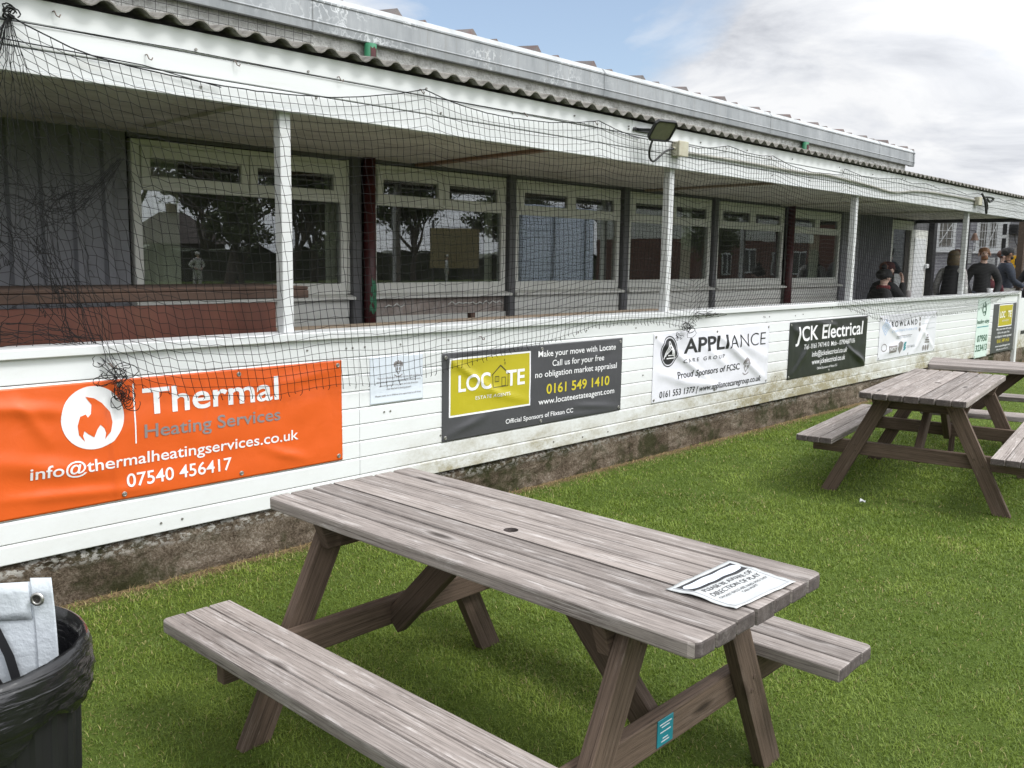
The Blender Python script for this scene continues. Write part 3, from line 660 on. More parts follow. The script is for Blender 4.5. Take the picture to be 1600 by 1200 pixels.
# ------------------------------------------------------------------ low wall with boards, cap and old concrete plinth
lw = thing('low_wall', 'low white boarded veranda wall with cap rail on stained concrete plinth', 'wall', (0, 0, 0))
XE = 17.03
bd = MB(); z = 0.262
rows = [(0.262, 0.352), (0.356, 0.458), (0.462, 0.560), (0.564, 0.662), (0.666, 0.764), (0.768, 0.866), (0.870, 0.968), (0.972, 1.072), (1.076, 1.192)]
jts = [X_L, -0.4, 3.268, 8.285, 13.25, XE]
for k, (z0, z1) in enumerate(rows):
    for a, b in zip(jts, jts[1:]):
        bd.extrude_x([(YW + 0.02, z0), (YW + 0.0015, z0 + 0.0), (YW, z0 + 0.003), (YW, z1 - 0.010), (YW + 0.006, z1), (YW + 0.02, z1)], a + 0.0015, b - 0.0015)
bo = bd.build('cladding', MT['white_upvc'], lw, fixn=True)
MB().box(X_L, XE, YW + 0.021, YW + 0.10, 0.262, 1.19).build('wall_core', MT['grey_post'], lw)
cp = MB().extrude_x([(YW - 0.028, 1.193), (YW - 0.031, 1.197), (YW - 0.031, 1.232), (YW - 0.026, 1.238), (YW + 0.15, 1.238), (YW + 0.15, 1.193)], X_L, XE)
cp.build('cap_rail', MT['white_trim'], lw, fixn=True)
MB().box(XE + 0.001, XE + 0.10, YW - 0.03, YW + 0.13, 0.0, 1.25).build('end_post', MT['post_white'], lw, bevel=0.006)
pn = MB(); nx = 420
pxs = [X_L + (XE - X_L) * i / nx for i in range(nx + 1)]
def plf(u, v):
    j = mnoise.noise(Vector((u * 7, v * 12, 1))) * 0.020 + mnoise.noise(Vector((u * 28, v * 22, 4))) * 0.012
    top = 0.248 + 0.014 * mnoise.noise(Vector((u * 5, 0, 9))) - 0.03 * max(0, mnoise.noise(Vector((u * 2.1, 3, 9))) - 0.25)
    return (u, YW + 0.026 + j - (0.006 if v < 0.3 else 0) + (0.03 if v > 0.97 else 0), top * v - 0.01 * (1 - v))
pn.grid(plf, pxs, [0, 0.1, 0.2, 0.3, 0.4, 0.5, 0.6, 0.7, 0.8, 0.88, 0.94, 1.0])
pn.grid(lambda u, v: (u, YW + 0.05 + v * 0.1, plf(u, 1.0)[2]), pxs, [0, 1])
pn.build('plinth', MT['concrete'], lw, smooth=True, fixn=False)
sm = MB()
for k in range(60):
    x = random.uniform(1.4, 16.8); z = random.choice([0.30, 0.31, 1.135, 1.12, 1.13, 0.72, 0.51])
    sm.tube([(x, YW + 0.001, z), (x, YW - 0.005, z)], 0.006, 8)
for x in (3.22, 3.31, 8.24, 8.33, 13.2, 13.3):
    for z in (1.13, 0.31): sm.tube([(x, YW + 0.001, z), (x, YW - 0.005, z)], 0.006, 8)
sm.build('fixing_screws', MT['screw'], lw)
for x, z in ((1.80, 1.13), (4.28, 1.13), (10.6, 1.12)):
    MB().tube([(x - 0.01, YW, z + 0.012), (x - 0.008, YW - 0.02, z + 0.014), (x, YW - 0.026, z - 0.006), (x + 0.014, YW - 0.026, z - 0.008), (x + 0.02, YW - 0.02, z + 0.004)], 0.0032, 6).build('hook', MT['rust'], lw, smooth=True)
# dead grass and crumbs along the foot of the wall
dg = MB()
for k in range(2000):
    x = random.uniform(0.5, 14); y = YW - 0.005 - abs(random.gauss(0, 0.035)); a = random.uniform(0, PI); l = random.uniform(0.02, 0.07); h = random.uniform(0.002, 0.03)
    sx, sy = math.cos(a), math.sin(a); dg.poly([(x - sy * .0012, y + sx * .0012, 0.004), (x + sy * .0012, y - sx * .0012, 0.004), (x + sx * l, y + sy * l * 0.4, h + 0.004)])
tag(dg.build('dead_grass', worn('dead_grass', (0.33, 0.23, 0.11), 0.9, 0.35, 30)), 'dry straw coloured grass along the foot of the plinth', 'dead grass', kind='stuff')

# counter and shelf inside the veranda
ct = thing('bar_counter', 'long red brown timber counter behind the wall at the left', 'counter', (0, 4.75, 0.25))
MB().box(X_L, 2.96, 0.0, 0.03, 0.0, 1.14).build('front_panel', MT['counter_red'], ct)
c_ = MB(); c_.board((X_L, 0.0, 1.186), (3.18, 0.0, 1.186), (0, 0, 1), 0.048, 0.05); c_.build('edge_rail', MT['brown_timber'], ct, bevel=0.006)
c_ = MB(); c_.board((X_L, 0.29, 1.222), (3.18, 0.29, 1.222), (0, 1, 0), 0.62, 0.022); c_.build('counter_top', MT['brown_timber'], ct, bevel=0.006)
sh = thing('timber_shelf', 'worn pale brown timber shelf along inside of the wall', 'shelf', (0, 4.5, 0.25))
s_ = MB(); s_.board((3.0, 0.40, 0.93), (7.5, 0.40, 0.93), (0, 1, 0), 0.56, 0.035); s_.build('shelf_board', MT['shelf_timber'], sh, bevel=0.004)
MB().box(5.0, 5.045, 0.68, 0.72, 0.0, 0.985).build('support', MT['brown_timber'], sh)
MB().box(7.3, 7.345, 0.1, 0.6, 0.0, 0.91).build('support', MT['brown_timber'], sh); MB().box(3.1, 3.145, 0.1, 0.6, 0.0, 0.91).build('support', MT['brown_timber'], sh)

# ------------------------------------------------------------------ banners
def seg_dist(x, z, a, b):
    ax, az = a; bx, bz = b; dx, dz = bx - ax, bz - az; t = max(0, min(1, ((x - ax) * dx + (z - az) * dz) / (dx * dx + dz * dz)))
    return math.hypot(x - ax - t * dx, z - az - t * dz), t
class Banner:
    """a printed sheet screwed to the boards; its surface stands off the wall by h(x, z)"""
    def __init__(s, name, label, x0, x1, z0, z1, mat, folds=(), amp=0.004, seed=0, hem=True, eyelets=3, skew=0.0, y=YW):
        s.x0, s.x1, s.z0, s.z1, s.folds, s.amp, s.seed, s.y = x0, x1, z0, z1, folds, amp, seed, y
        nx, nz = int((x1 - x0) / 0.01), int((z1 - z0) / 0.01)
        m = MB(); m.grid(lambda u, v: (u, s.y - 0.002 - s.h(u, v), v), [x0 + (x1 - x0) * i / nx for i in range(nx + 1)], [z0 + (z1 - z0) * j / nz for j in range(nz + 1)])
        s.o = m.build(name, mat, None, smooth=True); tag(s.o, label, 'banner')
        md = s.o.modifiers.new('thick', 'SOLIDIFY'); md.thickness = 0.0015; md.offset = -1
        if eyelets:
            for i in range(eyelets):
                for z in (z0 + 0.028, z1 - 0.028):
                    x = x0 + 0.028 + (x1 - x0 - 0.056) * i / (eyelets - 1); yy = s.y - 0.002 - s.h(x, z)
                    e = MB(); e.cur = 0; e.lathe([(0.008, 0.0), (0.008, 0.0035), (0.0125, 0.003), (0.0125, 0.0)], 14); e.cur = 1; e.lathe([(0.0005, 0.0045), (0.0078, 0.003)], 14)
                    e.build('eyelet', [MT['grommet'], MT['screw']], s.o, smooth=True, xf=Matrix.Translation((x, yy, z)) @ Matrix.Rotation(PI / 2, 4, 'X'))
    def h(s, x, z):
        v = s.amp * (0.55 + mnoise.noise(Vector((x * 3.1, z * 4.3, s.seed)))) + s.amp * 0.35 * mnoise.noise(Vector((x * 9, z * 9, s.seed + 5)))
        for a, b, A, w_ in s.folds:
            d, t = seg_dist(x, z, a, b); v += 1.35 * A * math.exp(-(d / w_) ** 2) * (0.35 + 0.65 * math.sin(PI * min(1, max(0, t))) )
        e = min(x - s.x0, s.x1 - x, z - s.z0, s.z1 - z)
        return max(0.0006, v) * (0.35 + 0.65 * min(1, e / 0.09)) + 0.001
    def wrap(s, vs, fs, name, mat, lift=0.0022, step=0.014):
        bm = bmesh.new(); V = [bm.verts.new((x, 0, z)) for x, z in vs]
        for f in fs:
            try: bm.faces.new([V[i] for i in f])
            except ValueError: pass
        xs = [v[0] for v in vs]; zs = [v[1] for v in vs]
        for lo, hi, ax in ((min(xs), max(xs), 0), (min(zs), max(zs), 2)):
            k = math.floor(lo / step) + 1
            while k * step < hi:
                co = Vector((0, 0, 0)); co[ax] = k * step; no = Vector((0, 0, 0)); no[ax] = 1
                bmesh.ops.bisect_plane(bm, geom=bm.verts[:] + bm.edges[:] + bm.faces[:], plane_co=co, plane_no=no); k += 1
        for v in bm.verts: v.co.y = s.y - 0.002 - s.h(v.co.x, v.co.z) - lift
        me = bpy.data.meshes.new(name); bm.normal_update()
        for f in bm.faces:
            if f.normal.y > 0: f.normal_flip()
        bm.to_mesh(me); bm.free(); me.materials.append(mat)
        o = bpy.data.objects.new(name, me); COL.objects.link(o); o.parent = s.o
        return o
    def text(s, items, mat, name='lettering', lift=0.0024):
        """items: (body, x0, x1, z_base, cap_height, bold)"""
        for body, xa, xb, zb, ch, bold in items:
            v, f = text(body, bold); xs = [p[0] for p in v]; lo, hi = min(xs), max(xs); k = (xb - xa) / (hi - lo); kz = ch / CAPH
            s.wrap([(xa + (p[0] - lo) * k, zb + p[1] * kz) for p in v], f, name, mat, lift)
    def shapes(s, polys, mat, name='print', lift=0.0016):
        vs, fs = [], []
        for p in polys: b = len(vs); vs += list(p); fs.append(tuple(range(b, b + len(p))))
        return s.wrap(vs, fs, name, mat, lift)
def rect(x0, x1, z0, z1): return [(x0, z0), (x1, z0), (x1, z1), (x0, z1)]
def disc(cx, cz, rx, rz, n=36, a0=0.0, a1=2 * PI): return [(cx + rx * math.cos(a0 + (a1 - a0) * i / n), cz + rz * math.sin(a0 + (a1 - a0) * i / n)) for i in range(n)]
def ring(cx, cz, rx, rz, t, n=36):
    q = []
    for i in range(n):
        a, b = 2 * PI * i / n, 2 * PI * (i + 1) / n
        q.append([(cx + rx * math.cos(a), cz + rz * math.sin(a)), (cx + rx * math.cos(b), cz + rz * math.sin(b)), (cx + (rx - t) * math.cos(b), cz + (rz - t) * math.sin(b)), (cx + (rx - t) * math.cos(a), cz + (rz - t) * math.sin(a))])
    return q
def line(pts, t):
    q = []
    for (x0, z0), (x1, z1) in zip(pts, pts[1:]):
        dx, dz = x1 - x0, z1 - z0; L = math.hypot(dx, dz) or 1; nx, nz = -dz / L * t / 2, dx / L * t / 2
        q.append([(x0 + nx, z0 + nz), (x1 + nx, z1 + nz), (x1 - nx, z1 - nz), (x0 - nx, z0 - nz)])
    return q
def frame(x0, x1, z0, z1, t): return [rect(x0, x1, z0, z0 + t), rect(x0, x1, z1 - t, z1), rect(x0, x0 + t, z0 + t, z1 - t), rect(x1 - t, x1, z0 + t, z1 - t)]
def crest(cx, cz, k):
    """small heraldic shield with mantling, as on the club notice"""
    p = [[(cx - .028 * k, cz + .02 * k), (cx - .028 * k, cz - .015 * k), (cx, cz - .05 * k), (cx, cz - .042 * k), (cx - .022 * k, cz - .012 * k), (cx - .022 * k, cz + .02 * k)],
         [(cx + .028 * k, cz + .02 * k), (cx + .022 * k, cz + .02 * k), (cx + .022 * k, cz - .012 * k), (cx, cz - .042 * k), (cx, cz - .05 * k), (cx + .028 * k, cz - .015 * k)], rect(cx - .028 * k, cx + .028 * k, cz + .015 * k, cz + .021 * k)]
    for a in (-1, 0, 1): p += [disc(cx + a * .022 * k, cz + .045 * k - abs(a) * .006 * k, .011 * k, .018 * k, 12)]
    for a in (-1, 1): p += [disc(cx + a * .012 * k, cz - .005 * k, .006 * k, .012 * k, 10), disc(cx + a * .038 * k, cz + .028 * k, .008 * k, .02 * k, 10)]
    p += line([(cx - .04 * k, cz - .05 * k), (cx - .02 * k, cz - .062 * k), (cx, cz - .066 * k), (cx + .02 * k, cz - .062 * k), (cx + .04 * k, cz - .05 * k)], .007 * k)
    return p

# orange banner
B = Banner('orange_banner', 'large orange heating services banner with white flame logo on the wall', 1.17, 3.137, 0.468, 1.064, MT['orange'], amp=0.009, seed=1, eyelets=4,
           folds=(((1.78, 0.99), (1.80, 0.48), 0.008, 0.018), ((1.2, 0.75), (1.75, 0.62), 0.011, 0.05), ((2.28, 1.06), (2.30, 0.47), 0.003, 0.015), ((1.2, 1.0), (1.6, 0.93), 0.010, 0.035), ((1.35, 1.04), (1.5, 0.80), 0.008, 0.03), ((2.9, 0.5), (2.6, 0.62), 0.007, 0.03), ((2.75, 0.97), (3.12, 1.02), 0.004, 0.03), ((1.3, 0.56), (2.0, 0.5), 0.009, 0.03)))
B.shapes([disc(1.703, 0.892, 0.147, 0.151, 48)] + [rect(1.8985, 1.9055, 0.74, 1.036)], MT['ink_white'], 'logo_disc')
fl = [(-.030, .103), (-.004, .062), (-.010, .020), (-.025, .004), (-.034, .020), (-.060, .012), (-.074, -.030), (-.070, -.075), (-.045, -.108), (-.052, -.080), (-.045, -.058), (-.026, -.076), (-.002, -.093), (.014, -.058), (.030, -.036), (.048, -.056), (.054, -.080), (.048, -.108), (.074, -.075), (.085, -.030), (.078, .020), (.045, .066), (.010, .092)]
def ear(pts, z0=0): return pts
B.shapes([[(1.703 + x, 0.892 + z) for x, z in fl]], MT['orange'], 'flame_logo', lift=0.0034)
B.text([('Thermal', 1.945, 2.707, 0.880, 0.125, 0.016), ('info@thermalheatingservices.co.uk', 1.411, 2.832, 0.636, 0.056, 0.010), ('07540 456417', 1.849, 2.415, 0.528, 0.064, 0.010)], MT['ink_white'])
B.text([('Heating Services', 1.946, 2.714, 0.762, 0.066, 0.012)], MT['ink_grey'])

# charcoal estate agents banner
B = Banner('charcoal_banner', 'charcoal and olive estate agents banner beside the small notice', 3.932, 5.886, 0.460, 1.050, MT['charcoal_pvc'], amp=0.004, seed=2,
           folds=(((3.95, 1.03), (4.45, 0.74), 0.010, 0.025), ((4.2, 0.80), (4.75, 0.66), 0.006, 0.03), ((3.96, 0.49), (4.35, 0.60), 0.007, 0.03), ((5.86, 0.49), (5.3, 0.56), 0.007, 0.025), ((4.9, 0.5), (5.8, 0.47), 0.006, 0.02), ((5.86, 1.02), (5.45, 0.9), 0.004, 0.03)))
B.shapes([rect(4.003, 4.774, 0.631, 1.0)], MT['olive'], 'olive_panel')
B.shapes(frame(3.99, 4.787, 0.618, 1.013, 0.0125), MT['ink_white'], 'panel_border')
B.text([('LOC', 4.072, 4.377, 0.785, 0.106, 0.020), ('TE', 4.530, 4.722, 0.783, 0.106, 0.020), ('ESTATE AGENTS', 4.234, 4.572, 0.716, 0.023, 0.0)], MT['ink_white'], lift=0.0034)
B.text([('Make your move with Locate', 4.868, 5.792, 0.962, 0.044, 0.006), ('Call us for your free', 5.023, 5.647, 0.886, 0.044, 0.006), ('no obligation market appraisal', 4.834, 5.812, 0.812, 0.044, 0.006),
        ('www.locateestateagent.com', 4.878, 5.792, 0.610, 0.042, 0.008), ('Official Sponsors of Flixton CC', 4.533, 5.275, 0.512, 0.032, 0.008)], MT['ink_white'])
B.text([('0161 549 1410', 4.964, 5.723, 0.684, 0.070, 0.018)], MT['ink_gold'])
hx = 4.40
B.shapes(line([(hx, .784), (hx, .875), (hx + .075, .93), (hx + .149, .875), (hx + .149, .784), (hx, .784)], .004) + line([(hx - .012, .868), (hx + .075, .936), (hx + .161, .868)], .004) + frame(hx + .02, hx + .06, .82, .86, .004) + line([(hx + .04, .82), (hx + .04, .86)], .003)
         + frame(hx + .085, hx + .125, .786, .85, .004) + ring(hx + .118, .945, .007, .009, .003, 12) + ring(hx + .112, .968, .006, .007, .003, 12), MT['ink_black'], 'house_logo', lift=0.0034)

# white care group banner
B = Banner('white_banner', 'shiny creased white care group banner with round black logo', 6.325, 8.345, 0.462, 1.058, MT['white_pvc'], amp=0.005, seed=3,
           folds=(((6.36, 1.02), (7.2, 0.60), 0.016, 0.035), ((7.3, 1.03), (8.25, 0.52), 0.018, 0.04), ((7.05, 0.95), (7.6, 0.66), 0.008, 0.04), ((6.4, 0.72), (7.3, 0.48), 0.012, 0.045), ((7.5, 1.0), (8.3, 0.72), 0.010, 0.05), ((6.9, 0.62), (7.5, 0.49), 0.010, 0.03), ((8.29, 1.0), (8.29, 0.5), 0.008, 0.02)))
B.shapes([disc(6.555, .895, .105, .115, 40)] + ring(6.555, .895, .125, .135, .010, 40), MT['ink_black'], 'round_logo')
tri = []
for k, (a, b) in enumerate(((0.0, 0.0), (0.03, 0.02), (0.06, 0.04))):
    tri += line([(6.478 + a * .8, .832 + b), (6.555 - .004 + a * .3, .985 - b * 1.1 - a * .3)], .011) + line([(6.555 + .006 + a * .2, .985 - a * 1.0), (6.638 - a * .7, .832 + b * .9)], .011)
tri += line([(6.52, .835), (6.635, .835)], .010) + line([(6.54, .860), (6.61, .860)], .009)
B.shapes(tri, MT['ink_white'], 'logo_lines', lift=0.0034)
B.text([('APPLI', 6.787, 7.533, .864, .125, .022), ('Proud Sponsors of FCSC', 6.695, 7.774, .647, .057, .012), ('0161 553 1373 | www.appliancecaregroup.co.uk', 6.436, 8.196, .500, .055, .010)], MT['ink_black'])
B.text([('ANCE', 7.557, 8.265, .858, .125, -.012), ('C A R E   G R O U P', 6.768, 7.485, .779, .033, .004)], MT['ink_black'], 'thin_lettering')
B.shapes(crest(7.89, .675, 1.35), MT['ink_grey'], 'crest')

# black electrical banner
B = Banner('black_banner', 'black electrical contractor banner with white lettering, creased lower right corner', 8.778, 10.772, 0.452, 1.054, MT['black_pvc'], amp=0.008, seed=4,
           folds=(((10.74, 0.48), (10.2, 0.72), 0.018, 0.03), ((10.74, 0.48), (10.45, 0.62), 0.012, 0.05), ((8.82, 1.02), (9.2, 0.8), 0.012, 0.05), ((9.4, 1.03), (9.9, 0.98), 0.010, 0.03), ((8.9, 0.5), (9.2, 0.75), 0.008, 0.04)))
B.text([('JCK Electrical', 8.923, 10.637, .846, .150, .014), ('Tel - 0161 7471410  Mob - 07904687106', 9.106, 10.424, .753, .052, .006), ('info@jckelectrical.co.uk', 9.321, 10.216, .660, .056, .008), ('www.jckelectrical.co.uk', 9.332, 10.185, .574, .056, .008), ('Official Sponsors of Flixton CC', 9.466, 9.98, .510, .026, .004)], MT['ink_white'])

# pale construction banner
B = Banner('pale_banner', 'silvery white construction firm banner with blue diamond logo under the net', 11.157, 13.150, 0.482, 1.036, MT['white_pvc'], amp=0.006, seed=5,
           folds=(((11.2, 1.0), (11.9, 0.7), 0.014, 0.04), ((12.9, 1.0), (12.4, 0.55), 0.012, 0.05), ((11.3, 0.55), (12.0, 0.68), 0.010, 0.05), ((12.5, 0.85), (13.1, 0.52), 0.012, 0.04)))
B.text([('R O W L A N D', 11.521, 12.409, .884, .066, .020)], MT['ink_black'], 'heading')
B.text([('C O N S T R U C T I O N  L T D', 11.528, 12.413, .816, .026, .004)], MT['ink_blue'])
B.text([('BUILDING INNOVATION', 11.711, 12.217, .724, .028, .006), ('TRUSTMARK', 12.092, 12.391, .586, .034, .01)], MT['ink_lightgrey'])
dm = []
for k in range(3):
    q = .11 - .04 * k; dm += line([(11.34, .89 + q * .9 - .0), (11.34 + q, .89), (11.34, .89 - q * .9), (11.34 - q, .89), (11.34, .89 + q * .9)], .010)
B.shapes(dm, MT['ink_blue'], 'diamond_logo')
B.shapes(ring(11.33, .634, .085, .05, .012, 24), MT['ink_grey'], 'ring_logo'); B.shapes([rect(11.475, 11.733, .555, .645)], MT['ink_grey'], 'box_logo'); B.shapes([[(11.775, .665), (11.775, .59), (11.853, .527), (11.932, .59), (11.932, .665), (11.853, .69)]], MT['ink_grey'], 'shield_logo')
B.shapes(line([(11.70, .757), (12.25, .757)], .006), MT['ink_grey'], 'underline'); B.shapes([rect(12.74 + .01 * k, 12.88 - .01 * k, .615 + .032 * k, .635 + .032 * k) for k in range(4)], MT['ink_grey'], 'tower_logo')
for k in range(3): B.shapes([disc(12.51, .95 - .07 * k, .028, .028, 14)], MT['ink_grey'], 'contact_icon'); B.shapes([disc(12.70 + .085 * k, .55, .034, .04, 14)], MT['ink_grey'], 'round_badge')
B.text([('NICEIC', 11.50, 11.71, .585, .040, .01)], MT['ink_white'], 'logo_lettering', lift=0.0034)
B.shapes([[(11.96, .56), (12.03, .56), (12.075, .60), (12.0, .60)], [(11.96, .63), (12.03, .63), (12.075, .67), (12.0, .67)], [(11.97, .595), (12.03, .595), (12.06, .63), (11.99, .63)]], MT['ink_teal'], 'wave_logo')
B.shapes(sum([line([(12.58, .95 - .07 * k), (13.08, .95 - .07 * k)], .010) for k in range(3)], []), MT['ink_lightgrey'], 'contact_lines')

# pale green upright banner
B = Banner('green_banner', 'narrow pale green upright banner with dark leaf logo near wall end', 14.93, 15.56, 0.245, 1.165, MT['green_pvc'], amp=0.003, seed=6, eyelets=2)
lf = [[(15.25, 1.13), (15.33, 1.08), (15.37, .99), (15.35, .915), (15.30, .885), (15.32, .97), (15.29, 1.05)], [(15.23, 1.12), (15.17, 1.06), (15.15, .98), (15.19, .92), (15.18, 1.0), (15.21, 1.07)]]
B.shapes(lf + ring(15.26, .99, .075, .06, .014, 20) + ring(15.27, .93, .05, .04, .012, 16), MT['ink_green'], 'leaf_logo')
B.text([('leading edge', 14.955, 15.54, .778, .062, .014), ('07950', 15.01, 15.50, .497, .095, .022), ('323413', 14.97, 15.53, .350, .095, .022)], MT['ink_green'])
B.shapes(line([(14.97, .725), (15.53, .725)], .014), MT['ink_teal'], 'underline')

# second charcoal board at the far end
B = Banner('charcoal_board', 'upright charcoal and olive estate agents board at far end of wall', 15.74, 17.0, 0.262, 1.06, MT['charcoal_pvc'], amp=0.001, seed=7, eyelets=0)
B.shapes([rect(16.05, 16.775, .695, 1.03)], MT['olive'], 'olive_panel')
B.shapes(frame(16.03, 16.795, .680, 1.045, .016), MT['ink_white'], 'panel_border')
B.text([('LOC', 16.10, 16.38, .83, .10, .022), ('TE', 16.54, 16.73, .83, .10, .022), ('ESTATE AGENTS', 16.24, 16.60, .765, .024, .004)], MT['ink_white'], lift=0.0030)
B.shapes(line([(16.405, .83), (16.405, .90), (16.46, .95), (16.515, .90), (16.515, .83), (16.405, .83)], .006), MT['ink_black'], 'house_logo', lift=0.0030)
B.text([('Make your move with Locate', 15.98, 16.80, .628, .036, .008), ('Call us for your free', 16.05, 16.70, .568, .036, .008), ('no obligation market appraisal', 15.93, 16.83, .508, .036, .008), ('www.locateestateagent.com', 15.98, 16.80, .352, .032, .008), ('Official Sponsors of Flixton CC', 16.05, 16.70, .300, .024, .006)], MT['ink_white'])
B.text([('0161 549 1410', 16.05, 16.73, .42, .058, .016)], MT['ink_gold'])

# small notice board on the wall
B = Banner('notice_board', 'small pale blue club notice with crest between orange and charcoal banners', 3.346, 3.766, 0.772, 1.064, MT['sign_blue'], amp=0.0002, seed=8, eyelets=0)
B.o['category'] = 'notice'
B.shapes(crest(3.565, .985, .8), MT['ink_grey'], 'crest')
B.text([('There is a likelihood of stray cricket balls entering', 3.40, 3.74, .925, .011, .004), ('this area and it is your responsibility to make sure', 3.395, 3.745, .902, .011, .004), ('you are aware of the game and the direction', 3.415, 3.725, .879, .011, .004), ('that the ball is being played.', 3.47, 3.67, .856, .011, .004), ('Please make sure children are supervised at all times', 3.385, 3.75, .817, .011, .004)], MT['ink_grey'])

# further white board past the end post
fw = thing('far_wall', 'white sponsor boards continuing beyond the grey end post', 'wall', (0, 0, 0))
MB().box(17.16, 23.5, YW - 0.0, YW + 0.05, 0.26, 1.12).build('board', MT['white_upvc'], fw); MB().box(17.16, 23.5, YW + 0.002, YW + 0.1, 0.0, 0.258).build('plinth', MT['concrete'], fw)
MB().box(17.4, 18.4, YW - 0.006, YW - 0.002, 0.5, 0.56).build('black_strip', MT['ink_black'], fw)

# ------------------------------------------------------------------ picnic tables
TL, TW, TH, OB, SH = 1.825, 0.70, 0.785, 0.765, 0.434
def make_table(label):
    t = thing('picnic_table', label, 'picnic table', (0, 0, 0), 0, 'picnic tables on the lawn')
    top = MB(); n = 7; pitch = TW / n; th = 0.044; zc = TH - th / 2
    for k in range(n):
        y = -TW / 2 + pitch * (k + 0.5); dz = random.uniform(-.0012, .0012); e = random.uniform(-.003, .003)
        if k == 3:
            hole_y = y; continue
        if k in (0, n - 1):
            o_ = -1 if k == 0 else 1; w2 = (pitch - 0.0085) / 2; yo, yi = y + o_ * w2, y - o_ * w2; xl, xr = -TL / 2 + e, TL / 2 + e; ch = 0.024
            P = [(xl, yi), (xl, yo - o_ * ch), (xl + ch * .35, yo - o_ * ch * .35), (xl + ch, yo), (xr - ch, yo), (xr - ch * .35, yo - o_ * ch * .35), (xr, yo - o_ * ch), (xr, yi)]
            top.plank_poly(P if o_ < 0 else P[::-1], TH - th + dz, TH + dz); continue
        top.board((-TL / 2 + e, y, zc + dz), (TL / 2 + e, y, zc + dz), (0, 1, 0), pitch - 0.0085, th, ends=True)
    tt_ = top.build('tabletop', [MT['table_top'], MT['end_grain']], t, bevel=0.007, seg=2)
    mp_ = MB(); hw = (pitch - 0.0085) / 2; N = 24; ru = random.uniform(0, 20); y = hole_y        # the middle plank, with the parasol hole through it
    ring_o, ring_i = [], []
    for i in range(N):
        a = 2 * PI * (i + 0.5) / N; c_, s_ = math.cos(a), math.sin(a); ring_i.append((0.025 * c_, y + 0.025 * s_))
        m_ = min(TL / 2 / max(abs(c_), 1e-6), hw / max(abs(s_), 1e-6)); xx = max(-0.12, min(0.12, c_ * m_)); ring_o.append((xx if abs(c_ * m_) < 0.12 else math.copysign(0.12, c_), y + max(-hw, min(hw, s_ * m_)) if abs(c_ * m_) < 0.12 else y + math.copysign(hw, s_)))
    def uvq(q): return [(p[0] + ru, p[1] + ru * 1.7) for p in q]
    def quad(q, zz_, flip=False):
        b0 = len(mp_.v); mp_.v += [(*p, zz_) for p in q]; ids = list(range(b0, b0 + len(q))); uu = uvq(q)
        mp_.face(ids[::-1] if flip else ids, uu[::-1] if flip else uu)
    for zz_, fl_ in ((TH, False), (TH - th, True)):
        for i in range(N): j = (i + 1) % N; quad([ring_i[i], ring_o[i], ring_o[j], ring_i[j]], zz_, fl_)
        for x0_, x1_ in ((-TL / 2, -0.12), (0.12, TL / 2)): quad([(x0_, y - hw), (x1_, y - hw), (x1_, y + hw), (x0_, y + hw)], zz_, fl_)
    for kk, q in enumerate(([(-TL / 2, y - hw), (TL / 2, y - hw)], [(TL / 2, y - hw), (TL / 2, y + hw)], [(TL / 2, y + hw), (-TL / 2, y + hw)], [(-TL / 2, y + hw), (-TL / 2, y - hw)])):
        mp_.cur = kk % 2; b0 = len(mp_.v); mp_.v += [(*q[0], TH - th), (*q[1], TH - th), (*q[1], TH), (*q[0], TH)]; mp_.face(range(b0, b0 + 4), [(q[0][0] + ru, q[0][1] + ru - th), (q[1][0] + ru, q[1][1] + ru - th), (q[1][0] + ru, q[1][1] + ru), (q[0][0] + ru, q[0][1] + ru)])
    mp_.cur = 1
    for i in range(N):
        j = (i + 1) % N; b0 = len(mp_.v); mp_.v += [(*ring_i[j], TH - th), (*ring_i[i], TH - th), (*ring_i[i], TH), (*ring_i[j], TH)]; mp_.face(range(b0, b0 + 4), [(0, 0)] * 4)
    mp_.build('middle_plank', [MT['table_top'], MT['end_grain']], tt_)
    for s in (-1, 1):
        st = MB()
        for k in range(3):
            y = s * (OB - 0.0425 - 0.0875 * k); e = random.uniform(-.003, .003)
            if k == 0:
                yo, yi = y + s * 0.04125, y - s * 0.04125; xl, xr = -TL / 2 + e, TL / 2 + e; ch = 0.02
                P = [(xl, yi), (xl, yo - s * ch), (xl + ch * .35, yo - s * ch * .35), (xl + ch, yo), (xr - ch, yo), (xr - ch * .35, yo - s * ch * .35), (xr, yo - s * ch), (xr, yi)]
                st.plank_poly(P if s < 0 else P[::-1], SH - 0.044, SH); continue
            st.board((-TL / 2 + e, y, SH - 0.022), (TL / 2 + e, y, SH - 0.022), (0, 1, 0), 0.0825, 0.044, ends=True)
        st.build('bench_seat', [MT['table_top'], MT['end_grain']], t, bevel=0.006, seg=2)
    for a in (-1, 1):
        xo = a * 0.66; xi = a * 0.614
        for s in (-1, 1):
            l = MB(); l.board((xo, s * 0.575, 0.0), (xo, s * 0.215, TH - 0.046), (0, 1, 0), 0.098, 0.044, cut0=-0.004, cut1=TH - 0.0455)
            for q, off in ((0.50, 0.012), (0.44, -0.02), (0.92, 0.02), (0.955, -0.015)):
                p = Vector((xo, s * 0.575, 0)).lerp(Vector((xo, s * 0.215, TH - 0.046)), q); l.tube([(p.x + a * 0.0215, p.y + off, p.z), (p.x + a * 0.0255, p.y + off, p.z)], 0.008, 10)
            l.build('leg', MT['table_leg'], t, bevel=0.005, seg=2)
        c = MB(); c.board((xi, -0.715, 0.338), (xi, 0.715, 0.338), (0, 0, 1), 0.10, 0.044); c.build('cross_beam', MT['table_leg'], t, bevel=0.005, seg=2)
        c = MB(); b0 = len(c.v); hx = 0.022
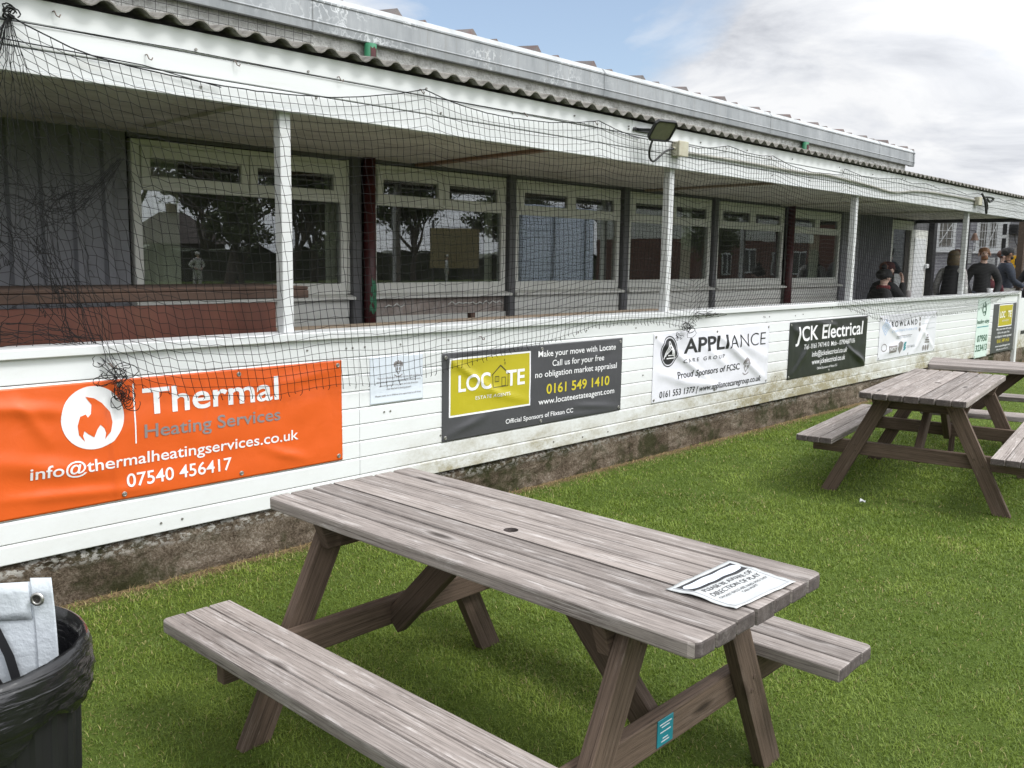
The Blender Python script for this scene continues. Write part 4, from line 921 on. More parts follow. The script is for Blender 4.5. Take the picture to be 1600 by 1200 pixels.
        pr = [(-0.335, TH - 0.046), (0.335, TH - 0.046), (0.30, TH - 0.138), (-0.30, TH - 0.138)]
        c.v += [(xi - hx, y, z) for y, z in pr] + [(xi + hx, y, z) for y, z in pr]; ru = random.uniform(0, 9)
        for q in ((0, 1, 2, 3), (7, 6, 5, 4), (0, 4, 5, 1), (1, 5, 6, 2), (2, 6, 7, 3), (3, 7, 4, 0)): c.face([b0 + i for i in q], [(c.v[b0 + i][1] + ru, c.v[b0 + i][2] + c.v[b0 + i][0]) for i in q])
        c.build('top_batten', MT['table_leg'], t, bevel=0.004, fixn=True)
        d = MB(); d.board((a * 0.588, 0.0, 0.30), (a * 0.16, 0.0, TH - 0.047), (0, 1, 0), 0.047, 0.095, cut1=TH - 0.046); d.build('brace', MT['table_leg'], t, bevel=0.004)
    return t
T1 = make_table('nearest large weathered picnic table with white paper notice on its top')
T2 = copy_tree(T1); tag(T2, 'picnic table seen end on, standing nearest the black electrical banner')
T3 = copy_tree(T1); tag(T3, 'picnic table behind another table, cut off by the photo edge')
T1.location = (2.092, 1.971, 0); T1.rotation_euler = (0, 0, -1.5632)
T2.location = (7.128, 2.307, 0); T2.rotation_euler = (0, 0, 0.14)
T3.location = (9.0, 2.04, 0); T3.rotation_euler = (0, 0, math.radians(-75))
# teal maker's plate on the near table's outer cross beam
pl_ = MB().box(0.6362, 0.6392, -0.068, 0.012, 0.300, 0.381).build('maker_plate', MT['teal_plate'], T1, bevel=0.001)
ml = MB()
for z, a, b in ((0.362, .05, .95), (0.353, .2, .8), (0.338, .1, .9), (0.318, .3, .7), (0.309, .2, .8)):
    ml.box(0.6394, 0.6398, -0.062 + 0.067 * a, -0.062 + 0.067 * b, z - 0.0016 + 0.004, z + 0.0016 + 0.004)
ml.build('plate_lettering', MT['ink_lightgrey'], pl_)
# paper notice on the table, slightly rumpled
def paper_z(u, v):
    return 0.003 + 0.003 * max(0, math.sin(3.2 * u + 1.0)) * (v ** 2) + 0.007 * math.exp(-((u - 0.42) / 0.16) ** 2) * (1 - v) + 0.003 * (1 + mnoise.noise(Vector((u * 6, v * 6, 2)))) + 0.005 * max(0, u - 0.85) * 4 * (1 - v)
pc = [Vector((1.993, 1.300)), Vector((2.316, 1.297)), Vector((2.303, 1.078)), Vector((1.999, 1.090))]     # top-left, top-right, bottom-right, bottom-left of the sheet
# the sheet's heading runs along its upper-left edge
def pp(u, v): a = pc[0].lerp(pc[3], u); b = pc[1].lerp(pc[2], u); p = a.lerp(b, v); return p
pa = MB(); N = 26
pa.grid(lambda u, v: (*pp(u, v), TH + paper_z(u, v)), [i / N for i in range(N + 1)], [j / N for j in range(N + 1)])
pob = pa.build('paper_notice', MT['paper'], None, smooth=True, fixn=False); tag(pob, 'rumpled white paper notice lying on end of the nearest picnic table', 'notice')
md = pob.modifiers.new('thick', 'SOLIDIFY'); md.thickness = 0.001; md.offset = -1
def paper_print(polys, mat, name, lift):
    """polys in sheet coordinates: s across the lines of text, r down the sheet"""
    bm = bmesh.new()
    for p in polys:
        try: bm.faces.new([bm.verts.new((s_, r_, 0)) for s_, r_ in p])
        except ValueError: pass
    for ax in (0, 1):
        for k in range(1, 30):
            co = Vector((0, 0, 0)); co[ax] = k / 30; no = Vector((0, 0, 0)); no[ax] = 1
            bmesh.ops.bisect_plane(bm, geom=bm.verts[:] + bm.edges[:] + bm.faces[:], plane_co=co, plane_no=no)
    for v in bm.verts:
        u, w_ = v.co.y, v.co.x; p = pp(u, w_); v.co = Vector((p.x, p.y, TH + paper_z(u, w_) + lift))
    bm.normal_update()
    for f in bm.faces:
        if f.normal.z < 0: f.normal_flip()
    me = bpy.data.meshes.new(name); bm.to_mesh(me); bm.free(); me.materials.append(mat); o = bpy.data.objects.new(name, me); COL.objects.link(o); o.parent = pob
def ptext(items):
    out = []
    for body, s0, s1, r, ch in items:
        v, f = text(body, 0.008); xs = [p[0] for p in v]; lo, hi = min(xs), max(xs)
        out += [[(s0 + (v[i][0] - lo) / (hi - lo) * (s1 - s0), r - v[i][1] / CAPH * ch) for i in q] for q in f]
    return out
paper_print([rect(0.06, 0.94, 0.08, 0.35)], MT['ink_black'], 'heading_panel', 0.0012)
ov = [(0.16 + 0.09 * math.cos(a), 0.215 + 0.085 * math.sin(a)) for a in [PI / 2 + PI * i / 12 for i in range(13)]] + [(0.84 + 0.09 * math.cos(a), 0.215 + 0.085 * math.sin(a)) for a in [-PI / 2 + PI * i / 12 for i in range(13)]]
paper_print([ov], MT['sign_blue'], 'blank_oval', 0.002)
paper_print(ptext([('PLEASE BE AWARE OF', 0.12, 0.90, 0.47, 0.075), ('DIRECTION OF PLAY', 0.12, 0.90, 0.59, 0.075), ('CRICKET BALLS ARE HARD AND THEY', 0.12, 0.90, 0.69, 0.045), ('CAN HURT', 0.40, 0.65, 0.76, 0.045)]), MT['ink_print'], 'lettering', 0.0012)
paper_print([rect(0.05, 0.06, 0.06, 0.95), rect(0.94, 0.95, 0.06, 0.95), rect(0.06, 0.94, 0.94, 0.95)], MT['ink_lightgrey'], 'border', 0.0012)
# scrap of litter
tag(MB().grid(lambda u, v: (6.09 + u * 0.06 - v * 0.012, 2.385 + v * 0.035 + u * 0.02, 0.038 + 0.010 * math.sin(u * 5 + v * 3)), [0, .25, .5, .75, 1], [0, .5, 1]).build('litter_scrap', MT['paper']), 'small white scrap of litter on grass in front of table', 'litter').modifiers.new('thick', 'SOLIDIFY').thickness = 0.002

# ------------------------------------------------------------------ waste bin with liner
BX, BY, BR = 0.498, 2.055, 0.247
bn = thing('waste_bin', 'ribbed black bin with shiny black liner folded over rim', 'bin', (BX, BY, 0))
def ribs(r, z, th, j): return r + (0.008 if math.cos(th * 26) > 0.25 else 0.0)
body = MB().lathe([(BR * 0.80, 0.0), (BR * 0.80, 0.02), (BR * 0.91, 0.56), (BR * 0.94, 0.80), (BR * 0.92, 0.80), (BR * 0.78, 0.02)], 208, fn=ribs)
body.build('bin_body', MT['black'], bn, smooth=False)
MB().lathe([(0.001, 0.03), (BR * 0.78, 0.03)], 40).build('bin_floor', MT['black'], bn)
def wr(th, z, s): return mnoise.noise(Vector((math.cos(th) * 2.2 + z * s, math.sin(th) * 2.2 + z * s * 0.6, z * 3.0)))
ln = MB(); nth = 220
prof = [(0.002, 0.50, 0.0), (BR * 0.35, 0.50, 1.2), (BR * 0.60, 0.52, 1.2), (BR * 0.78, 0.58, 1.0), (BR * 0.86, 0.72, 0.8), (BR * 0.93, 0.830, 0.6), (BR * 0.985, 0.856, 0.3), (BR * 1.03, 0.850, 0.35), (BR * 1.05, 0.828, 0.5)]
for k in range(1, 16): t_ = k / 15; prof.append((BR * (1.05 + 0.045 * math.sin(t_ * 2.6) - 0.075 * t_), 0.828 - 0.105 * t_, 0.6 + 0.5 * t_))
b0 = 0
for j, (r, z, a) in enumerate(prof):
    for k in range(nth):
        th = 2 * PI * k / nth
        tw = th if th < PI else th - 2 * PI; cz = z + 0.10 * tw
        f1 = (1 - abs(mnoise.noise(Vector((tw * 1.3, cz * 22, 3.0))) * 2)) ** 4 * 0.006 + (1 - abs(mnoise.noise(Vector((tw * 1.6 + 4, (z - 0.07 * tw) * 34, 8.0))) * 2)) ** 4 * 0.0035 + wr(th, z, 3) * 0.006
        dz = (0.025 * wr(th, 0.1, 3) + 0.012 * math.sin(th * 5)) * (1 if j > 7 or j < 4 else 0.3) * a
        rr = r + f1 * a
        if j >= 8: rr = max(rr, BR * 0.95 + 0.010)
        ln.v.append((rr * math.cos(th), rr * math.sin(th), z + dz))
for j in range(len(prof) - 1):
    for k in range(nth): ln.face((j * nth + k, j * nth + (k + 1) % nth, (j + 1) * nth + (k + 1) % nth, (j + 1) * nth + k))
m_ln = material('bin_liner_film', (0.010, 0.010, 0.011), 0.25, spec=0.6); t_ = NT(m_ln.node_tree); oc_ = t_.add('ShaderNodeTexCoord').outputs['Object']
hh = t_.math('ADD', t_.noise(t_.mapping(oc_, (5, 5, 42), rot=(0.35, 0.25, 0)), 1.0, 3, 0.5, 0.8), t_.math('MULTIPLY', t_.noise(t_.mapping(oc_, (14, 14, 70), rot=(0.5, -0.3, 0)), 1.0, 3, 0.5, 0.5), 0.3))
bp_ = t_.add('ShaderNodeBump', {'Strength': 0.6, 'Distance': 0.010, 'Height': hh}); t_.l.new(bp_.outputs[0], t_.n['Principled BSDF'].inputs['Normal'])
t_.l.new(t_.math('MULTIPLY_ADD', t_.noise(oc_, 14, 5, 0.6), 0.16, 0.10), t_.n['Principled BSDF'].inputs['Roughness'])
ln.build('bin_liner', m_ln, bn, smooth=True)
# folded white banner stuffed into the bin
R2 = Vector((0.688, -0.7255, 0)); F2 = Vector((0.7255, 0.688, 0))
m_sh = worn('creased_white_sheet', (0.55, 0.59, 0.63), 0.45, 0.06, 6, 0.7, 11, (0.40, 0.42, 0.44), 0.15, bdist=0.012)
fbn = thing('discarded_banner', 'folded white banner with metal eyelet stuffed in the bin', 'banner', (BX, BY, 0))
def fold(u, v, off): # u across, v up
    p = R2 * (-0.250 + 0.42 * u) + F2 * (0.10 - 0.03 * v + off + 0.012 * math.sin(u * 5 + v * 2)); z = 0.36 + (0.60 + 0.012 * u) * v
    return (p.x + 0.02 * (1 - v) * R2.x, p.y + 0.02 * (1 - v) * R2.y, z)
q = MB(); US = [i / 16 for i in range(17)]
q.grid(lambda u, v: fold(u, v, 0.0), US, US); o = q.build('folded_sheet', m_sh, fbn, smooth=True); o.modifiers.new('t', 'SOLIDIFY').thickness = 0.002
q = MB(); q.grid(lambda u, v: fold(0.915 + 0.105 * u, 0.02 + 0.995 * v, -0.006 - 0.005 * u + 0.003 * math.sin(v * 9)), US, US); o = q.build('folded_flap', m_sh, fbn, smooth=True); o.modifiers.new('t', 'SOLIDIFY').thickness = 0.003
q = MB(); q.grid(lambda u, v: fold(0.0 + 0.905 * u, 0.865 + 0.13 * v, -0.004 - 0.003 * v), US, [0, .25, .5, .75, 1]); o = q.build('hem', m_sh, fbn, smooth=True); o.modifiers.new('t', 'SOLIDIFY').thickness = 0.003
ep = Vector(fold(0.955, 0.945, -0.0165)); e = MB(); e.cur = 0; e.lathe([(0.008, 0.0), (0.008, 0.004), (0.014, 0.003), (0.015, 0.0)], 18); e.cur = 1; e.lathe([(0.0005, 0.002), (0.0085, 0.002)], 18)
e.build('eyelet', [MT['grommet'], MT['eyelet_dark']], fbn, smooth=True, xf=Matrix.Translation(ep) @ (-F2).to_track_quat('Z', 'Y').to_matrix().to_4x4())
q = MB()
def strip(pts, wd, off):
    for (u0, v0), (u1, v1) in zip(pts, pts[1:]): q.poly([fold(u0, v0, off), fold(u0 + wd, v0, off), fold(u1 + wd, v1, off), fold(u1, v1, off)])
strip([(0.70, 0.86), (0.76, 0.74), (0.79, 0.62), (0.80, 0.46)], 0.05, -0.010); strip([(0.66, 0.72), (0.73, 0.62), (0.765, 0.5), (0.77, 0.4)], 0.022, -0.010)
q.build('black_print', MT['ink_black'], fbn)

# ------------------------------------------------------------------ floodlight, junction box, conduit, coiled cable on the fascia
fl = thing('floodlight', 'black floodlight on bracket with drooping cable on white fascia', 'floodlight', (6.07, 4.33, 2.64))
tilt = Matrix.Rotation(math.radians(42), 4, 'X') @ Matrix.Rotation(math.radians(0), 4, 'Z')
hd = Matrix.Translation((-0.02, -0.185, 0.035)) @ Matrix.Scale(0.88, 4) @ Matrix.Rotation(math.radians(-16), 4, 'Z') @ tilt
b_ = MB(); pr = [(-0.125, -0.075), (-0.095, -0.105), (0.095, -0.105), (0.125, -0.075), (0.125, 0.075), (0.095, 0.105), (-0.095, 0.105), (-0.125, 0.075)]
for yy, k in ((-0.022, 1.0), (0.008, 1.0), (0.035, 0.72)): b_.v += [(x * k, yy, z * k) for x, z in pr]
for j in range(2):
    for i in range(8): b_.face((j * 8 + i, j * 8 + (i + 1) % 8, j * 8 + 8 + (i + 1) % 8, j * 8 + 8 + i))
b_.face(range(16, 24))
k = len(b_.v); b_.v += [(x * 0.86, -0.022, z * 0.86) for x, z in pr] + [(x * 0.84, -0.012, z * 0.84) for x, z in pr]
for i in range(8):
    j = (i + 1) % 8; b_.face((i, k + i, k + j, j)); b_.face((k + i, k + 8 + i, k + 8 + j, k + j))
b_.build('lamp_head', MT['black'], fl, bevel=0.003, fixn=True, xf=hd)
gq = MB(); gq.v += [(x * 0.845, -0.0125, z * 0.845) for x, z in pr]; gq.face(range(8)); gq.build('lamp_glass', MT['lamp_glass'], fl, xf=hd)
fn_ = MB()
for i in range(7): fn_.box(-0.07 + 0.022 * i, -0.064 + 0.022 * i, 0.03, 0.05, -0.06, 0.06)
fn_.build('cooling_fins', MT['black'], fl, xf=hd)
br = MB(); br.board((-0.11, -0.012, 0.045), (-0.11, -0.15, 0.03), (0, 0, 1), 0.022, 0.006); br.board((0.10, -0.012, 0.045), (0.13, -0.13, 0.03), (0, 0, 1), 0.022, 0.006); br.box(-0.16, 0.13, -0.015, -0.009, 0.034, 0.058)
br.build('bracket', MT['black'], fl)
cb = MB(); pts = []
ctrl = [(-0.05, -0.12, -0.035), (-0.055, -0.10, -0.10), (-0.01, -0.07, -0.165), (0.07, -0.05, -0.185), (0.16, -0.045, -0.14), (0.25, -0.05, -0.085), (0.345, -0.055, -0.06)]
def crspline(P, n=6):
    P = [Vector(p) for p in P]; Q = [P[0] * 2 - P[1]] + P + [P[-1] * 2 - P[-2]]; out = []
    for i in range(1, len(Q) - 2):
        for k in range(n):
            t = k / n; a, b, c, d = Q[i - 1], Q[i], Q[i + 1], Q[i + 2]
            out.append(0.5 * ((2 * b) + (c - a) * t + (2 * a - 5 * b + 4 * c - d) * t * t + (3 * b - a - 3 * c + d) * t ** 3))
    out.append(P[-1]); return out
cb.tube(crspline(ctrl), 0.0085, 8); cb.build('cable', MT['black'], fl, smooth=True)
jb = thing('junction_box', 'cream square junction box beside the black floodlight', 'junction box', (6.515, 4.322, 2.585))
MB().box(-0.065, 0.065, -0.062, 0.0, -0.058, 0.058).build('box_body', MT['box_cream'], jb, bevel=0.008, seg=2); MB().box(-0.069, 0.069, -0.082, -0.063, -0.062, 0.062).build('lid', MT['box_cream'], jb, bevel=0.006, seg=2)
MB().tube([(-0.066, -0.035, 0.0), (-0.10, -0.04, -0.002)], 0.013, 10).build('cable_gland', MT['box_cream'], jb, smooth=True)
cd = [(6.60, 2.572), (7.6, 2.577), (8.75, 2.574), (9.3, 2.592), (9.8, 2.580), (10.5, 2.558), (11.2, 2.528), (11.8, 2.575), (12.4, 2.602), (13.3, 2.606), (14.27, 2.602)]
tag(MB().tube(crspline([(x, 4.312, z) for x, z in cd], 5), 0.013, 8).build('conduit', MT['cable_white'], None, smooth=True), 'long sagging grey cable conduit running along white fascia', 'cable')
cl2 = thing('cable_coil', 'black coiled cable hanging below small box on far fascia', 'cable', (14.42, 4.32, 2.60))
MB().box(-0.15, -0.02, -0.07, 0.0, -0.07, 0.05).build('junction_box', MT['box_cream'], cl2, bevel=0.008)
c_ = MB(); c_.tube(crspline([(-0.03, -0.06, 0.10), (0.05, -0.08, 0.02), (0.10, -0.09, -0.10), (0.14, -0.09, -0.17), (0.20, -0.08, -0.10), (0.14, -0.08, -0.01), (0.05, -0.07, 0.05), (0.25, -0.1, 0.06), (0.42, -0.09, 0.05), (0.30, -0.08, 0.0), (0.16, -0.08, 0.03)]), 0.016, 8); c_.build('cable_loops', MT['black'], cl2, smooth=True)

# ------------------------------------------------------------------ the black cricket net
rng = random.Random(11)
def poly_at(P, t, X=False):
    """point on a polyline by length fraction"""
    L = [0]
    for a, b in zip(P, P[1:]): L.append(L[-1] + math.hypot(b[0] - a[0], b[1] - a[1]))
    s = t * L[-1]
    for i in range(len(P) - 1):
        if s <= L[i + 1] or i == len(P) - 2:
            k = (s - L[i]) / max(1e-9, L[i + 1] - L[i]); return (P[i][0] + (P[i + 1][0] - P[i][0]) * k, P[i][1] + (P[i + 1][1] - P[i][1]) * k)
TOP = [(1.418, 2.656), (1.474, 2.625), (1.536, 2.605), (1.667, 2.561), (1.777, 2.539), (1.921, 2.522), (2.121, 2.512), (2.336, 2.502), (2.585, 2.503), (2.776, 2.513), (3.02, 2.529), (3.238, 2.561), (3.518, 2.617), (3.731, 2.672), (3.872, 2.642), (4.035, 2.617), (4.263, 2.598), (4.504, 2.595), (4.894, 2.61), (5.209, 2.647), (5.432, 2.686), (5.629, 2.648), (5.834, 2.622), (6.048, 2.615), (6.362, 2.627), (6.55, 2.625), (6.797, 2.618), (7.052, 2.647), (7.286, 2.686), (7.606, 2.655), (7.906, 2.653), (8.116, 2.672), (8.49, 2.613), (8.942, 2.586), (9.676, 2.609), (9.74, 2.682), (10.187, 2.64), (10.719, 2.651), (11.279, 2.691), (11.721, 2.66), (12.183, 2.693), (12.7, 2.66), (13.177, 2.692), (13.8, 2.655), (14.271, 2.699), (14.8, 2.66), (15.29, 2.685), (15.6, 2.66), (16.027, 2.707), (16.693, 2.662), (17.2, 2.69)]
BOT1 = [(1.812, 1.079), (1.903, 1.04), (1.996, 0.993), (2.179, 0.949), (2.355, 0.938), (2.62, 0.912), (2.823, 0.92), (3.106, 0.931), (3.339, 0.91), (3.613, 0.925), (3.826, 0.948), (4.05, 0.972), (4.317, 1.005), (4.537, 1.047), (4.871, 1.073), (5.231, 1.125), (5.5, 1.171), (5.914, 1.168), (6.415, 1.147), (6.763, 1.094)]
BOT2 = [(6.80, 1.13), (7.0, 1.225), (8.189, 1.226), (9.642, 1.222), (10.065, 1.177), (10.432, 1.093), (10.817, 1.019), (11.526, 0.976), (12.407, 1.001), (13.14, 1.001), (13.941, 1.002), (14.813, 1.022), (15.266, 1.088), (15.744, 1.147), (16.2, 1.21), (17.0, 1.24)]
def top_x(x):
    for (a, za), (b, zb) in zip(TOP, TOP[1:]):
        if a <= x <= b: return za + (zb - za) * (x - a) / (b - a)
    return TOP[-1][1]
cols = []                                                   # (top point, bottom point)
for k in range(15): t = k / 14; cols.append(((1.405 + 0.02 * t, 2.655 - 0.03 * (1 - t)), poly_at([(0.85, 1.25), (1.30, 1.225), (1.58, 1.20), (1.76, 1.16), (1.81, 1.08)], t)))
n1 = 109
for k in range(1, n1 + 1): t = k / n1; x = 1.43 + (6.86 - 1.43) * t; cols.append(((x, top_x(x)), poly_at(BOT1, t)))
n2 = 208
for k in range(1, n2 + 1): t = k / n2; x = 6.86 + (17.15 - 6.86) * t; cols.append(((x, top_x(x)), poly_at(BOT2, t)))
NR = 33
G = np.zeros((len(cols), NR + 1, 3))
for c, ((xt, zt), (xb, zb)) in enumerate(cols):
    fan = max(0.0, 1 - c / 30)
    for r in range(NR + 1):
        t = r / NR; x = xt + (xb - xt) * t; z = zt + (zb - zt) * t
        env = math.sin(PI * min(1, t * 1.02)) ** 0.6 if 0 < t < 1 else (0.6 if t > 0.5 else 0.0)
        nx_ = mnoise.noise(Vector((x * 1.1, z * 1.3, 0.0))) * 0.045 + mnoise.noise(Vector((x * 4.5, z * 4.5, 3.0))) * 0.012 + 0.010 * mnoise.noise(Vector((x * 21, z * 17, 5)))
        nz_ = mnoise.noise(Vector((x * 0.9, z * 1.1, 7.0))) * 0.06 + mnoise.noise(Vector((x * 4.5, z * 4.5, 9.0))) * 0.013 + 0.010 * mnoise.noise(Vector((x * 21, z * 17, 15)))
        if fan > 0: nz_ += fan * (0.05 * mnoise.noise(Vector((c * 0.9, r * 0.4, 2))) + 0.03 * math.sin(c * 2.4 + r * 0.7)); nx_ += fan * 0.035 * mnoise.noise(Vector((c * 0.7, r * 0.5, 8)))
        y = 4.298 - 0.035 * math.sin(PI * t) - 0.012 * mnoise.noise(Vector((x * 1.5, z * 1.5, 20))) - (0.012 if t < 0.2 else 0)
        if t > 0.80: y = min(y, 4.298)
        if c < 16 and zb > 1.15: y += 0.10 * t * t + (0.05 if t > .9 else 0)
        if 6.95 < xb < 9.8 and t > 0.9: y += 0.05 * (t - 0.9) / 0.1
        if t > 0.6 and zb < 1.15: z -= 0.0
        G[c, r] = (x + nx_ * env, y, z + nz_ * env * (1 - 0.3 * (t > 0.9)))
TV, TF = [], []
def strands(P, rad, horizontal):
    """P: (n, m, 3) polylines to thin three-sided tubes"""
    n, m, _ = P.shape; ang = [0.4 + 2 * PI * k / 3 for k in range(3)]
    offs = np.array([[0, math.cos(a), math.sin(a)] if horizontal else [math.cos(a), math.sin(a), 0] for a in ang]) * rad
    V = (P[:, :, None, :] + offs[None, None]).reshape(-1, 3); b0 = sum(len(v) for v in TV); TV.append(V)
    idx = (np.arange(n)[:, None] * m + np.arange(m - 1)[None]).reshape(-1) * 3 + b0
    for k in range(3):
        j = (k + 1) % 3; TF.append(np.stack([idx + k, idx + j, idx + 3 + j, idx + 3 + k], 1))
RAD = 0.0017
strands(G, RAD, False); strands(np.ascontiguousarray(G.transpose(1, 0, 2)[1:]), RAD, True)
def knots():
    for c in range(0, len(cols)):
        if c < 125:
            for r in range(1, NR): yield G[c, r]
kp = np.array(list(knots())); kv = np.array([(1, 0, 0), (-1, 0, 0), (0, 1, 0), (0, -1, 0), (0, 0, 1), (0, 0, -1)]) * 0.0026
b0 = sum(len(v) for v in TV); TV.append((kp[:, None] + kv[None]).reshape(-1, 3)); kb = np.arange(len(kp)) * 6 + b0
KF = [np.stack([kb + a, kb + b, kb + c], 1) for a, b, c in ((0, 2, 4), (2, 1, 4), (1, 3, 4), (3, 0, 4), (2, 0, 5), (1, 2, 5), (3, 1, 5), (0, 3, 5))]
# frayed ends below the last row
fr = []
for c in range(16, len(cols)):
    p = Vector(G[c, NR]); L = rng.uniform(0.008, 0.035); a = rng.uniform(-0.7, 0.7)
    fr.append([p, p + Vector((a * L * 0.3, -0.004, -L * 0.6)), p + Vector((a * L + rng.uniform(-.006, .006), -0.006, -L))])
strands(np.array(fr), RAD * 1.5, False)
def net_object(name, label):
    V = np.concatenate(TV); F4 = np.concatenate(TF); F3 = np.concatenate(KF)
    me = bpy.data.meshes.new(name); me.vertices.add(len(V)); me.vertices.foreach_set('co', V.reshape(-1))
    me.loops.add(len(F4) * 4 + len(F3) * 3); me.polygons.add(len(F4) + len(F3))
    me.loops.foreach_set('vertex_index', np.concatenate([F4.reshape(-1), F3.reshape(-1)]).astype(np.int32))
    me.polygons.foreach_set('loop_start', np.concatenate([np.arange(len(F4)) * 4, len(F4) * 4 + np.arange(len(F3)) * 3]).astype(np.int32)); me.update(calc_edges=True)
    me.materials.append(MT['net_cord']); o = bpy.data.objects.new(name, me); COL.objects.link(o); tag(o, label, 'net'); return o
NET = net_object('ball_stop_net', 'fine black square mesh cricket net hung from the fascia across veranda')
hr = MB(); pts = []
for a in TOP: pts.append((a[0], 4.285, a[1] + 0.002))
fine = []
for (x0, y0, z0), (x1, y1, z1) in zip(pts, pts[1:]):
    n = max(1, int((x1 - x0) / 0.06))
    for i in range(n): t = i / n; fine.append((x0 + (x1 - x0) * t, y0, z0 + (z1 - z0) * t + rng.uniform(-.0015, .0015)))
hr.tube(fine, 0.0032, 6); hr.build('head_rope', MT['cord'], NET, smooth=True)
gw = MB(); gw.tube([(x_, 4.322, z_) for x_, z_ in ((1.3, 2.633), (1.46, 2.64), (2.2, 2.652), (3.2, 2.641), (4.2, 2.645), (5.3, 2.655), (6.0, 2.62))], 0.0022, 5); gw.tube([(1.35, 4.315, 2.56), (2.0, 4.312, 2.545), (2.4, 4.31, 2.50)], 0.0028, 5)
gw.build('guide_line', MT['cord'], NET, smooth=True)
def tangle(name, c, r, n, seed, rad=0.0019, loops=5):
    R_ = random.Random(seed); m = MB()
    for i in range(n):
        o = Vector((R_.gauss(0, .38) * r[0], R_.gauss(0, .4) * r[1], R_.gauss(0, .42) * r[2])); a = R_.uniform(.25, .75); b_ = R_.uniform(.25, .8); t0 = R_.uniform(0, 6); sp = R_.uniform(3.2, 7.0); tw = R_.uniform(-.5, .5); P = []
        for k in range(9):
            th = t0 + sp * k / 8; x_ = math.cos(th) * a; z_ = math.sin(th) * b_ - 0.10 * k / 8
            P.append((c[0] + o.x + (x_ * math.cos(tw) - z_ * math.sin(tw) + R_.gauss(0, .05)) * r[0], c[1] + o.y + math.sin(th * 1.7) * r[1] * .7, c[2] + o.z + (x_ * math.sin(tw) + z_ * math.cos(tw) + R_.gauss(0, .05)) * r[2]))
        m.tube(crspline(P, 4), rad, 4, False)
    return m.build(name, MT['net_cord'], NET, smooth=True)
tangle('bunched_knot', (1.825, 4.285, 1.00), (0.06, 0.02, 0.08), 15, 1); tangle('bunched_knot', (1.79, 4.285, 1.10), (0.07, 0.02, 0.05), 10, 2); tangle('bunched_knot', (1.418, 4.30, 2.665), (0.03, 0.015, 0.028), 9, 3, 0.0032, 6)
tangle('bunched_knot', (6.76, 4.285, 1.10), (0.11, 0.02, 0.06), 11, 4); tangle('bunched_knot', (6.62, 4.285, 1.03), (0.06, 0.015, 0.03), 5, 5); tangle('bunched_knot', (7.05, 4.29, 1.20), (0.2, 0.02, 0.03), 9, 6)
# gathered rope of net down from the left hook, and loose swags of torn net behind it
def swag(name, A, n, spread, seed, rad=0.0015):
    R_ = random.Random(seed); m = MB()
    for i in range(n):
        P = []; ph = R_.uniform(0, 9); o1, o2, o3 = R_.gauss(0, 1), R_.gauss(0, 1), R_.gauss(0, 1); t0, t1 = sorted((R_.uniform(-0.3, 0.7), R_.uniform(0.3, 1.2))); t0, t1 = max(0, t0), min(1, t1)
        for k in range(14):
            t = t0 + (t1 - t0) * k / 13; q_ = t * (len(A) - 1); j = min(int(q_), len(A) - 2); p = Vector(A[j][:3]).lerp(Vector(A[j + 1][:3]), q_ - j); s_ = spread * (A[j][3] + (A[j + 1][3] - A[j][3]) * (q_ - j))
            P.append(p + Vector((o1 + 0.8 * math.sin(ph + 6 * t), 0.4 * o2, o3 + 0.9 * math.sin(ph * 2 + 8 * t + R_.uniform(-.4, .4)))) * s_)
        m.tube(crspline(P, 3), rad, 4, False)
    return m.build(name, MT['net_cord'], NET, smooth=True)
swag('gathered_net', [(1.415, 4.295, 2.65, .06), (1.39, 4.295, 2.56, .14), (1.33, 4.295, 2.40, .3), (1.20, 4.295, 2.1, .8), (1.05, 4.3, 1.6, 1.2)], 16, 0.05, 7)
swag('torn_net', [(2.05, 4.72, 2.14, .15), (1.92, 4.72, 2.00, .5), (1.78, 4.70, 1.90, .9), (1.62, 4.68, 1.86, 1.3), (1.40, 4.68, 1.90, 1.6)], 34, 0.055, 8)
swag('torn_net', [(1.3, 4.55, 1.95, 1.6), (1.5, 4.5, 1.75, 1.6), (1.65, 4.45, 1.5, 1.1), (1.72, 4.40, 1.25, .6), (1.82, 4.29, 1.08, .2)], 34, 0.06, 9)
swag('torn_net', [(1.2, 4.40, 1.32, .7), (1.5, 4.40, 1.29, .6), (1.75, 4.36, 1.245, .4)], 14, 0.04, 10)

# ------------------------------------------------------------------ people
def fabric(name, c, r=0.85): return worn(name, c, r, 0.22, 14, 0.25, 60)
SKIN = worn('skin', (0.70, 0.47, 0.385), 0.5, 0.08, 20); SKIN2 = worn('tanned_skin', (0.30, 0.16, 0.10), 0.5, 0.08, 20)
def skin_obj(name, V, E_, mat, parent, sub=2, ysc=1.0):
    me = bpy.data.meshes.new(name); me.from_pydata([v[:3] for v in V], E_, []); me.materials.append(mat)
    o = bpy.data.objects.new(name, me); COL.objects.link(o)
    bm = bmesh.new(); bm.from_mesh(me); ly = bm.verts.layers.skin.verify(); bm.verts.ensure_lookup_table()
    for i, v in enumerate(V): bm.verts[i][ly].radius = (v[3], v[3]); bm.verts[i][ly].use_root = (i == 0)
    bm.to_mesh(me); bm.free()
    sk = o.modifiers.new('skin', 'SKIN'); sk.use_smooth_shade = True; sk.branch_smoothing = 0.6
    sb = o.modifiers.new('sub', 'SUBSURF'); sb.levels = sub; sb.render_levels = sub
    bpy.context.view_layer.update()
    m2 = bpy.data.meshes.new_from_object(o.evaluated_get(bpy.context.evaluated_depsgraph_get())); m2.name = name
    o.modifiers.clear(); o.data = m2; bpy.data.meshes.remove(me)
    o.parent = parent; return o
